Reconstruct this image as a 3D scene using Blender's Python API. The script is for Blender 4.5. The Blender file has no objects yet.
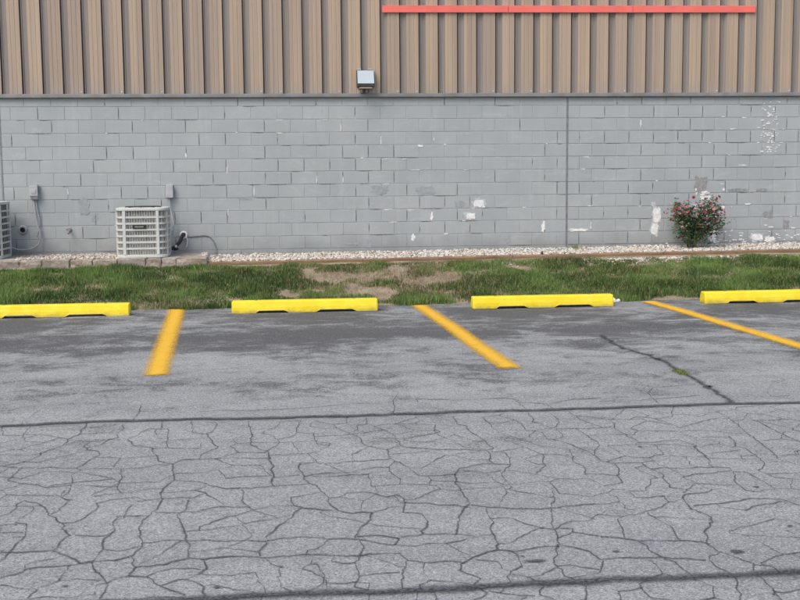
import bpy, bmesh, math, random
import numpy as np
from mathutils import Vector, Matrix

random.seed(7)
rng = np.random.default_rng(11)
PI = math.pi
scene = bpy.context.scene
COL = scene.collection

# ------------------------------------------------------------------ camera
cam = bpy.data.cameras.new('camera')
camo = bpy.data.objects.new('camera', cam)
COL.objects.link(camo)
scene.camera = camo
cam.sensor_fit = 'HORIZONTAL'
cam.sensor_width = 36.0
cam.lens = 36.0 * 1140.0 / 800.0
cam.clip_start = 0.1
cam.clip_end = 3000.0
YAW, PITCH, ROLL = 0.0950, 0.1110, 0.0088
fwd = Vector((math.sin(YAW) * math.cos(PITCH), math.cos(YAW) * math.cos(PITCH), -math.sin(PITCH)))
right = fwd.cross(Vector((0, 0, 1))).normalized()
down = fwd.cross(right)
r2 = math.cos(ROLL) * right + math.sin(ROLL) * down
d2 = -math.sin(ROLL) * right + math.cos(ROLL) * down
m = Matrix((r2, -d2, -fwd)).transposed().to_4x4()
m.translation = Vector((4.24, -18.168, 1.75))
camo.matrix_world = m

# ------------------------------------------------------------------ sky, sun, exposure
SUN_DIR = Vector((-0.50, -0.60, 0.95)).normalized()
world = bpy.data.worlds.new('World')
scene.world = world
world.use_nodes = True
wn = world.node_tree
bg = wn.nodes['Background']
sky = wn.nodes.new('ShaderNodeTexSky')
sky.sky_type = 'NISHITA'
sky.sun_disc = False
sky.sun_elevation = math.asin(SUN_DIR.z)
sky.sun_rotation = math.atan2(SUN_DIR.x, SUN_DIR.y)
sky.air_density = 0.8
sky.dust_density = 3.0
sky.ozone_density = 0.6
wn.links.new(sky.outputs['Color'], bg.inputs['Color'])
bg.inputs['Strength'].default_value = 0.13
sun = bpy.data.lights.new('sun', 'SUN')
suno = bpy.data.objects.new('sun', sun)
COL.objects.link(suno)
sun.energy = 1.1
sun.angle = math.radians(35)
sun.color = (1.0, 0.965, 0.915)
suno.rotation_euler = (-SUN_DIR).to_track_quat('-Z', 'Y').to_euler()
suno.location = (0, -10, 20)
vs = scene.view_settings
vs.view_transform = 'Standard'
vs.look = 'None'
vs.exposure = 0.58
vs.gamma = 1.0
vs.use_curve_mapping = False

# ------------------------------------------------------------------ helpers
def tag(o, label=None, cat=None, group=None, kind=None):
    if label: o['label'] = label
    if cat: o['category'] = cat
    if group: o['group'] = group
    if kind: o['kind'] = kind
    return o

def empty(name, loc=(0, 0, 0), parent=None):
    o = bpy.data.objects.new(name, None)
    o.empty_display_size = 0.1
    COL.objects.link(o)
    o.location = loc
    if parent: o.parent = parent
    return o

class MB:
    """collects verts and faces of one mesh object"""
    def __init__(s):
        s.v = []; s.f = []
    def add(s, vs, fs):
        b = len(s.v)
        s.v += [tuple(p) for p in vs]
        s.f += [tuple(i + b for i in f) for f in fs]
        return s
    def box(s, x0, x1, y0, y1, z0, z1):
        return s.add([(x0, y0, z0), (x1, y0, z0), (x1, y1, z0), (x0, y1, z0), (x0, y0, z1), (x1, y0, z1), (x1, y1, z1), (x0, y1, z1)],
                     [(0, 3, 2, 1), (4, 5, 6, 7), (0, 1, 5, 4), (1, 2, 6, 5), (2, 3, 7, 6), (3, 0, 4, 7)])
    def tube(s, pts, r, n=8, caps=True):
        pts = [Vector(p) for p in pts]
        rr = r if isinstance(r, (list, tuple)) else [r] * len(pts)
        b = len(s.v)
        prev = None
        for i, p in enumerate(pts):
            t = (pts[min(i + 1, len(pts) - 1)] - pts[max(i - 1, 0)]).normalized()
            if prev is None:
                a = Vector((0, 0, 1)) if abs(t.z) < .9 else Vector((1, 0, 0))
                u = t.cross(a).normalized()
            else:
                u = (prev - t * prev.dot(t)).normalized()
            prev = u
            w = t.cross(u)
            for k in range(n):
                an = 2 * PI * k / n
                s.v.append(tuple(p + (u * math.cos(an) + w * math.sin(an)) * rr[i]))
        for i in range(len(pts) - 1):
            for k in range(n):
                s.f.append((b + i * n + k, b + i * n + (k + 1) % n, b + (i + 1) * n + (k + 1) % n, b + (i + 1) * n + k))
        if caps:
            s.f.append(tuple(b + k for k in range(n))[::-1])
            s.f.append(tuple(b + (len(pts) - 1) * n + k for k in range(n)))
        return s
    def mesh(s, name, mat, smooth=False, bevel=0, seg=1):
        me = bpy.data.meshes.new(name)
        me.from_pydata(s.v, [], s.f)
        bm = bmesh.new(); bm.from_mesh(me)
        bmesh.ops.recalc_face_normals(bm, faces=bm.faces)
        if bevel:
            es = [e for e in bm.edges if len(e.link_faces) == 2 and e.calc_face_angle(0) > .5]
            bmesh.ops.bevel(bm, geom=es, offset=bevel, segments=seg, affect='EDGES', profile=.5)
        bm.to_mesh(me); bm.free()
        if smooth:
            me.polygons.foreach_set('use_smooth', [True] * len(me.polygons))
        if mat: me.materials.append(mat)
        return me
    def build(s, name, mat, parent=None, loc=None, **k):
        return link(name, s.mesh(name, mat, **k), parent, loc)

def link(name, me, parent=None, loc=None):
    o = bpy.data.objects.new(name, me)
    COL.objects.link(o)
    if parent: o.parent = parent
    if loc: o.location = loc
    return o

def spline(pts, n=6):
    """Catmull-Rom through points"""
    P = [Vector(p) for p in pts]
    P = [2 * P[0] - P[1]] + P + [2 * P[-1] - P[-2]]
    out = []
    for i in range(1, len(P) - 2):
        for k in range(n):
            t = k / n
            out.append(.5 * (2 * P[i] + (P[i + 1] - P[i - 1]) * t + (2 * P[i - 1] - 5 * P[i] + 4 * P[i + 1] - P[i + 2]) * t * t
                       + (3 * P[i] - P[i - 1] - 3 * P[i + 1] + P[i + 2]) * t ** 3))
    out.append(P[-2])
    return out

def np_mesh(name, verts, tris, mat, col=None, quads=False, smooth=False):
    me = bpy.data.meshes.new(name)
    nv, nf, c = len(verts), len(tris), (4 if quads else 3)
    me.vertices.add(nv); me.loops.add(nf * c); me.polygons.add(nf)
    me.vertices.foreach_set('co', np.ascontiguousarray(verts, dtype=np.float32).ravel())
    me.loops.foreach_set('vertex_index', np.ascontiguousarray(tris, dtype=np.int32).ravel())
    me.polygons.foreach_set('loop_start', np.arange(0, nf * c, c, dtype=np.int32))
    me.polygons.foreach_set('loop_total', np.full(nf, c, dtype=np.int32))
    if smooth: me.polygons.foreach_set('use_smooth', np.ones(nf, dtype=bool))
    me.update(calc_edges=True)
    if col is not None:
        a = me.attributes.new('col', 'FLOAT_COLOR', 'POINT')
        a.data.foreach_set('color', np.ascontiguousarray(np.hstack([col, np.ones((nv, 1))]), dtype=np.float32).ravel())
    me.materials.append(mat)
    return me

def attr_float(me, name, vals):
    a = me.attributes.new(name, 'FLOAT', 'POINT')
    a.data.foreach_set('value', np.ascontiguousarray(vals, dtype=np.float32))

_T = np.random.default_rng(3).random((256, 256))
def vnoise(x, y):
    xi = np.floor(x).astype(int); yi = np.floor(y).astype(int)
    fx = x - xi; fy = y - yi
    fx = fx * fx * (3 - 2 * fx); fy = fy * fy * (3 - 2 * fy)
    g = lambda a, b: _T[a % 256, b % 256]
    return (g(xi, yi) * (1 - fx) + g(xi + 1, yi) * fx) * (1 - fy) + (g(xi, yi + 1) * (1 - fx) + g(xi + 1, yi + 1) * fx) * fy
def fbm(x, y, o=4):
    s = 0; a = .5; t = 0
    for k in range(o):
        s = s + a * vnoise(x * 2 ** k + 17.3 * k, y * 2 ** k + 5.1 * k); t += a; a *= .5
    return s / t

# ------------------------------------------------------------------ materials
class NT:
    def __init__(s, name):
        s.m = bpy.data.materials.new(name); s.m.use_nodes = True
        s.t = s.m.node_tree; s.n = s.t.nodes
        s.b = s.n['Principled BSDF']; s.out = s.n['Material Output']
        s.pos = s.n.new('ShaderNodeNewGeometry').outputs['Position']
    def L(s, a, b): s.t.links.new(a, b)
    def put(s, sock, v):
        if hasattr(v, 'links') or hasattr(v, 'is_linked'): s.L(v, sock)
        else:
            if isinstance(v, (tuple, list)) and len(v) == 3 and sock.type == 'RGBA': v = (*v, 1)
            sock.default_value = v
    def mapping(s, scale=(1, 1, 1), src=None, loc=(0, 0, 0)):
        n = s.n.new('ShaderNodeMapping'); s.L(src or s.pos, n.inputs['Vector'])
        n.inputs['Scale'].default_value = scale; n.inputs['Location'].default_value = loc
        return n.outputs[0]
    def objco(s):
        return s.n.new('ShaderNodeTexCoord').outputs['Object']
    def noise(s, scale, vec=None, detail=4, rough=.55, dist=0):
        n = s.n.new('ShaderNodeTexNoise'); s.L(vec or s.pos, n.inputs['Vector'])
        n.inputs['Scale'].default_value = scale; n.inputs['Detail'].default_value = detail
        n.inputs['Roughness'].default_value = rough; n.inputs['Distortion'].default_value = dist
        return n.outputs['Fac']
    def voro(s, scale, vec=None, out='Distance'):
        n = s.n.new('ShaderNodeTexVoronoi'); s.L(vec or s.pos, n.inputs['Vector'])
        n.inputs['Scale'].default_value = scale
        return n.outputs[out]
    def math(s, op, a, b=0.0, c=None):
        n = s.n.new('ShaderNodeMath'); n.operation = op
        s.put(n.inputs[0], a); s.put(n.inputs[1], b)
        if c is not None: s.put(n.inputs[2], c)
        return n.outputs[0]
    def ramp(s, fac, a, b, lo=0.0, hi=1.0):
        n = s.n.new('ShaderNodeMapRange'); n.interpolation_type = 'SMOOTHSTEP'
        s.put(n.inputs['Value'], fac)
        n.inputs['From Min'].default_value = a; n.inputs['From Max'].default_value = b
        n.inputs['To Min'].default_value = lo; n.inputs['To Max'].default_value = hi
        return n.outputs['Result']
    def mix(s, fac, a, b, mode='MIX'):
        n = s.n.new('ShaderNodeMix'); n.data_type = 'RGBA'; n.blend_type = mode
        s.put(n.inputs['Factor'], fac); s.put(n.inputs['A'], a) if False else None
        s.put(n.inputs[6], a); s.put(n.inputs[7], b)
        return n.outputs[2]
    def attr(s, name, out='Fac'):
        n = s.n.new('ShaderNodeAttribute'); n.attribute_name = name
        return n.outputs[out]
    def rand(s):
        return s.n.new('ShaderNodeObjectInfo').outputs['Random']
    def bump(s, h, strength=.3, dist=.01):
        n = s.n.new('ShaderNodeBump'); n.inputs['Strength'].default_value = strength; n.inputs['Distance'].default_value = dist
        s.L(h, n.inputs['Height']); s.L(n.outputs[0], s.b.inputs['Normal'])
    def done(s, color, rough=.8, metal=0.0, spec=.35):
        s.put(s.b.inputs['Base Color'], color); s.put(s.b.inputs['Roughness'], rough)
        s.b.inputs['Metallic'].default_value = metal
        s.b.inputs['Specular IOR Level'].default_value = spec
        return s.m
    def alpha(s, a):
        s.put(s.b.inputs['Alpha'], a)

def plain(name, c, rough=.6, metal=0, var=.12, scale=12, spec=.35, bump=0):
    k = NT(name)
    n = k.noise(scale, detail=5)
    col = k.mix(k.ramp(n, .3, .7), tuple(x * (1 - var) for x in c), tuple(min(1, x * (1 + var)) for x in c))
    if bump: k.bump(k.noise(scale * 6), bump, .004)
    return k.done(col, rough, metal, spec)

# weathered aggregate asphalt
k = NT('asphalt')
stain = k.attr('stain'); wear = k.attr('wear'); dirt = k.attr('dirt')
flat = k.mapping((1, 1, 0))
stretch = k.mapping((.5, 1.6, 0))
agg = k.noise(75, flat, 3, .8)
agg2 = k.noise(30, flat, 3, .75)
spk = k.voro(95, flat)
big = k.noise(.9, k.mapping((.55, 1.3, 0)), 6, .62)
mid = k.noise(5, flat, 5, .65)
base = k.mix(k.ramp(big, .34, .66), (.278, .293, .283), (.375, .387, .370))
base = k.mix(k.math('MULTIPLY', k.ramp(mid, .45, .70), .55), base, (.272, .282, .272))
cell = k.n.new('ShaderNodeSeparateColor'); k.L(k.voro(185, flat, 'Color'), cell.inputs[0])
cell2 = k.n.new('ShaderNodeSeparateColor'); k.L(k.voro(90, flat, 'Color'), cell2.inputs[0])
grain = k.math('ADD', k.math('MULTIPLY', agg, .65), k.math('MULTIPLY', agg2, .35))
base = k.mix(k.ramp(cell.outputs[0], .0, .50, .62, 0), base, (.11, .116, .116))
base = k.mix(k.ramp(cell.outputs[0], .70, 1.0, 0, .58), base, (.60, .615, .615))
base = k.mix(k.ramp(cell2.outputs[1], .0, .4, .48, 0), base, (.12, .125, .13))
base = k.mix(k.ramp(cell2.outputs[1], .85, 1.0, 0, .45), base, (.52, .53, .54))
s1 = k.ramp(k.noise(1.1, k.mapping((.75, .9, 0)), 4, .6, .5), .32, .68)
s2 = k.ramp(k.noise(3.0, k.mapping((.8, 1.1, 0), loc=(5, 2, 0)), 8, .72, .7), .34, .66)
sn = k.math('ADD', k.math('MULTIPLY', s1, .45), k.math('MULTIPLY', s2, .55))
sm = k.ramp(k.math('ADD', stain, k.math('ADD', k.math('MULTIPLY', k.math('SUBTRACT', cell2.outputs[2], .5), .45), k.math('MULTIPLY', k.math('SUBTRACT', sn, .5), 1.25))), .22, .98)
base = k.mix(k.math('MULTIPLY', sm, .90), base, k.mix(k.ramp(cell.outputs[0], .3, 1.0), (.048, .048, .048), (.17, .172, .17)))
wn_ = k.noise(3.0, k.mapping((.5, 2.0, 0)), 9, .74, .6)
wm = k.ramp(k.math('ADD', wear, k.math('MULTIPLY', k.math('SUBTRACT', k.ramp(wn_, .33, .67), .5), 1.0)), .42, .95)
base = k.mix(k.math('MULTIPLY', wm, .7), base, k.mix(k.ramp(cell.outputs[0], .2, .9), (.23, .24, .245), (.50, .51, .515)))
base = k.mix(k.math('MULTIPLY', dirt, .35), base, (.16, .17, .175))
k.bump(grain, .5, .006)
M_ASPH = k.done(base, .88, 0, .3)

def decal(name, dark, lo, hi, nscale, namp, rough=.9, dark2=None, amax=1.0, halo=0):
    """strip material whose ragged edge follows uv.x (-1..1 across the strip)"""
    k = NT(name)
    uv = k.n.new('ShaderNodeUVMap').outputs[0]
    sx = k.n.new('ShaderNodeSeparateXYZ'); k.L(uv, sx.inputs[0])
    u = k.math('ABSOLUTE', sx.outputs[0])
    n = k.noise(nscale, k.mapping((1, 1, 0)), 5, .7)
    v = k.math('ADD', u, k.math('ADD', k.math('MULTIPLY', k.math('SUBTRACT', n, .5), namp), k.math('MULTIPLY', k.math('SUBTRACT', k.noise(5, k.mapping((1, 1, 0), loc=(9, 4, 0)), 2), .5), .6)))
    core = k.ramp(v, lo, hi, amax, 0)
    if halo:
        fine = k.noise(75, k.mapping((1, 1, 0)), 3, .7)
        hv = k.ramp(k.math('ADD', u, k.math('MULTIPLY', k.math('SUBTRACT', fine, .5), 1.3)), .35, 1.0, halo, 0)
        hv = k.math('MULTIPLY', hv, k.ramp(u, .8, 1.0, 1, 0))
        core = k.math('MAXIMUM', core, hv)
    k.alpha(core)
    c = k.mix(k.ramp(k.noise(70, detail=3), .35, .65), dark, dark2 or dark)
    return k.done(c, rough, 0, .2)

M_CRACK = decal('crack_shadow', (.058, .060, .061), .02, .52, 34, .75, dark2=(.125, .129, .13), amax=.90, halo=.30)
M_SEAM = decal('seam_tar', (.04, .042, .046), .05, .70, 14, 1.3, dark2=(.13, .135, .14), amax=.95, halo=.5)
M_SPOT = decal('tar_spot', (.07, .073, .078), .35, .95, 50, .8, dark2=(.11, .113, .12), amax=.85)
k = NT('stripe_paint')
uv = k.n.new('ShaderNodeUVMap').outputs[0]
sx = k.n.new('ShaderNodeSeparateXYZ'); k.L(uv, sx.inputs[0])
u = k.math('ABSOLUTE', sx.outputs[0])
fl = k.mapping((1, 1, 0))
cs = k.n.new('ShaderNodeSeparateColor'); k.L(k.voro(150, fl, 'Color'), cs.inputs[0])
n1 = k.math('ADD', k.math('MULTIPLY', cs.outputs[0], .55), k.math('MULTIPLY', k.noise(40, fl, 3, .7), .45))
n2 = k.noise(7, fl, 4, .6)
v = k.math('ADD', u, k.math('ADD', k.math('MULTIPLY', k.math('SUBTRACT', n2, .5), .22), k.math('MULTIPLY', k.math('SUBTRACT', n1, .5), .75)))
a = k.ramp(v, .20, .95, 1, 0)
a = k.math('MULTIPLY', a, k.ramp(u, .70, 1.0, 1, 0))
endv = k.ramp(k.math('ADD', sx.outputs[1], k.math('MULTIPLY', k.math('SUBTRACT', n2, .5), .2)), 4.86, 5.06, 1, 0)
a = k.math('MULTIPLY', a, endv)
worn = k.ramp(k.math('ADD', cs.outputs[1], k.math('MULTIPLY', k.noise(3, fl, 4, .7), .9)), .28, .52)
a = k.math('MULTIPLY', a, k.math('MAXIMUM', worn, .45))
k.alpha(a)
cc = k.mix(k.ramp(k.noise(90, fl, 3), .3, .7), (.76, .42, .028), (.90, .54, .055))
k.bump(n1, .4, .005)
M_STRIPE = k.done(cc, .75, 0, .3)

# painted block wall
def wall_mat(name, extra=0.0):
    k = NT(name)
    streak = k.noise(1.0, k.mapping((9, 1, .5)), 5, .6)
    blotch = k.noise(1.3, None, 5, .6)
    c = k.mix(k.ramp(blotch, .3, .7), (.358, .390, .384), (.408, .436, .428))
    c = k.mix(k.ramp(streak, .52, .75, 0, .45), c, (.48, .51, .512))
    smear = k.ramp(k.noise(2.2, k.mapping((1, 1, 2.2), loc=(3, 0, 7)), 7, .72, .4), .52, .72, 0, .55)
    c = k.mix(smear, c, (.50, .53, .525))
    c = k.mix(k.ramp(k.rand(), 0, 1, 0, .20), c, (.30, .325, .345))
    sx = k.n.new('ShaderNodeSeparateXYZ'); k.L(k.pos, sx.inputs[0])
    dirty = k.math('MULTIPLY', k.ramp(k.math('ADD', sx.outputs[2], k.math('MULTIPLY', k.noise(3, detail=5), .55)), .72, 1.15, 1, 0), .55)
    c = k.mix(dirty, c, (.21, .205, .20))
    scuff = k.ramp(k.noise(9, k.mapping((1, 1, 1.4)), 6, .7, .5), .66, .74, 0, .5)
    c = k.mix(scuff, c, (.26, .28, .30))
    pin = k.ramp(k.voro(60, None), .0, .09, .5, 0)
    c = k.mix(k.math('MULTIPLY', pin, k.ramp(k.noise(4), .45, .6)), c, (.17, .18, .19))
    k.bump(k.math('ADD', k.noise(90, detail=3, rough=.7), k.math('MULTIPLY', k.noise(14), .6)), .35, .006)
    return k.done(c, .62, 0, .35)
M_BLOCK = wall_mat('painted_block')
M_MORTAR = wall_mat('painted_mortar')
M_OPEN = plain('open_joint', (.13, .13, .128), .95, var=.4, scale=30)
M_PEEL = plain('bare_white_primer', (.78, .78, .75), .85, var=.14, scale=18, bump=.3)
M_RING = plain('thin_paint', (.50, .53, .525), .8, var=.12, scale=14)
M_BARE = plain('bare_block_grey', (.30, .298, .292), .9, var=.18, scale=20, bump=.3)
M_CHIP = plain('faded_paint', (.325, .352, .36), .8, var=.1, scale=16)

# weathered tan siding
k = NT('tan_siding')
oc = k.objco()
st = k.noise(1.0, k.mapping((7, 2, .12)), 4, .55)
st2 = k.noise(1.0, k.mapping((45, 6, .22)), 3, .55)
c = k.mix(k.ramp(st, .3, .7), (.345, .270, .200), (.490, .368, .255))
c = k.mix(k.ramp(st2, .50, .75, 0, .35), c, (.315, .262, .215))
c = k.mix(k.ramp(k.rand(), 0, 1, 0, .30), c, (.35, .285, .225))
sx = k.n.new('ShaderNodeSeparateXYZ'); k.L(k.pos, sx.inputs[0])
low = k.ramp(k.math('ADD', sx.outputs[2], k.math('MULTIPLY', k.noise(1, k.mapping((12, 1, 2))), .5)), 3.15, 3.55, .55, 0)
c = k.mix(low, c, (.33, .30, .275))
k.bump(k.noise(1, k.mapping((25, 25, 3))), .12, .01)
M_SIDE = k.done(c, .42, 0, .45)
k = NT('shaded_siding_channel')  # shade of the recessed channel put into a darker, greyer siding colour
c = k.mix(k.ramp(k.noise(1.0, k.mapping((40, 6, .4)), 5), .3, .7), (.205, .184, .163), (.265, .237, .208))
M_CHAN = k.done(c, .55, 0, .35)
M_FLASH = plain('grey_flashing', (.20, .20, .195), .5, .0, .15, 4)
M_RED = plain('red_band', (.85, .175, .14), .45, 0, .06, 3)

k = NT('stop_yellow')
n = k.noise(6, detail=6); n3 = k.noise(40, detail=4)
c = k.mix(k.ramp(n, .35, .7), (.84, .65, .02), (.91, .73, .045))
c = k.mix(k.ramp(n3, .68, .78, 0, .6), c, (.55, .47, .22))
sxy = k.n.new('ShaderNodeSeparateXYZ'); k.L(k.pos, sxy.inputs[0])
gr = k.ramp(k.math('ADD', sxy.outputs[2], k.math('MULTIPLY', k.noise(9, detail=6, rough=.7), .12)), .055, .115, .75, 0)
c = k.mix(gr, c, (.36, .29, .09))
scf = k.ramp(k.noise(5, k.mapping((1, 1, 3.5), loc=(2, 1, 0)), 7, .75, .6), .60, .72, 0, .5)
c = k.mix(scf, c, (.46, .38, .12))
chip = k.ramp(k.noise(34, k.mapping((1, 1, 1), loc=(7, 3, 1)), 5, .7), .69, .72)
c = k.mix(chip, c, (.40, .38, .34))
k.bump(k.math('ADD', k.noise(60, detail=4), k.math('MULTIPLY', k.noise(12, detail=4), 1.2)), .45, .008)
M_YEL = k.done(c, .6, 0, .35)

k = NT('soil')
c = k.mix(k.ramp(k.noise(3, detail=6), .3, .7), (.215, .170, .112), (.36, .298, .205))
c = k.mix(k.ramp(k.noise(40, detail=4), .45, .7, 0, .6), c, (.43, .37, .27))
k.bump(k.noise(30, detail=6), .8, .03)
M_SOIL = k.done(c, .95, 0, .15)
k = NT('grass_blade')
k.put(k.b.inputs['Subsurface Weight'], 0.0)
M_GRASS = k.done(k.attr('col', 'Color'), .6, 0, .3)
k = NT('pebble')
M_PEB = k.done(k.mix(k.ramp(k.noise(60, detail=3), .3, .7, 0, .3), k.attr('col', 'Color'), (.45, .40, .33)), .8, 0, .3)
k = NT('edging_stone')
c = k.mix(k.ramp(k.noise(7, detail=6), .35, .68), (.28, .22, .165), (.46, .40, .32))
c = k.mix(k.ramp(k.noise(30, detail=5), .5, .7, 0, .7), c, (.22, .20, .18))
c = k.mix(k.ramp(k.rand(), 0, 1, 0, .4), c, (.34, .31, .28))
k.bump(k.noise(25, detail=6), .9, .02)
M_STONE = k.done(c, .92, 0, .2)
k = NT('timber_brown')
c = k.mix(k.ramp(k.noise(1, k.mapping((3, 25, 25)), 6), .3, .7), (.20, .125, .075), (.32, .215, .135))
c = k.mix(k.ramp(k.noise(6, detail=5), .55, .75, 0, .5), c, (.17, .14, .115))
k.bump(k.noise(1, k.mapping((5, 60, 60)), 4), .5, .006)
M_TIMB = k.done(c, .88, 0, .2)
M_CONC = plain('pad_concrete', (.36, .33, .29), .9, var=.22, scale=9, bump=.4)
M_WHITE = plain('cabinet_offwhite', (.60, .61, .575), .45, 0, .07, 6)
M_CAB2 = plain('cabinet_grey', (.58, .59, .56), .45, 0, .08, 6)
M_COIL = plain('coil_fins', (.40, .40, .365), .6, .2, .3, 30)
M_COILD = plain('coil_fins_dark', (.10, .10, .10), .6, .2, .3, 30)
M_WIRE = plain('guard_wire_grey', (.52, .52, .48), .5, 0, .1, 10)
M_DARK = plain('black_plastic', (.03, .03, .032), .5, 0, .2, 20)
M_GREYBOX = plain('box_grey', (.42, .43, .44), .5, 0, .1, 10)
M_GREYDK = plain('grey_metal', (.24, .245, .25), .45, .3, .15, 14)
M_COND = plain('conduit_grey', (.36, .37, .385), .5, 0, .12, 20)
M_LAMP = plain('lamp_lens_pale', (.46, .53, .56), .3, 0, .03, 4, .5)
M_BRONZE = plain('lamp_housing', (.07, .068, .066), .5, .2, .2, 10)
M_LENS = plain('lamp_diffuser', (.36, .33, .28), .4, 0, .08, 10)
M_BRASS = plain('faucet_metal', (.28, .27, .24), .4, .6, .2, 30)
M_WHT = plain('white_plastic', (.80, .80, .78), .5, 0, .04, 10)
M_PAPER = plain('crumpled_paper', (.82, .82, .80), .9, 0, .05, 20)
M_STEM = plain('rose_stem', (.12, .13, .06), .8, 0, .3, 30)
k = NT('rose_leaf')
M_LEAF = k.done(k.attr('col', 'Color'), .5, 0, .35)
M_PET = [plain('petal_%s' % n, c, .6, 0, .15, 40) for n, c in (('crimson', (.38, .08, .11)), ('pink', (.52, .22, .26)), ('salmon', (.62, .32, .29)), ('pale', (.64, .43, .45)))]

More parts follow.
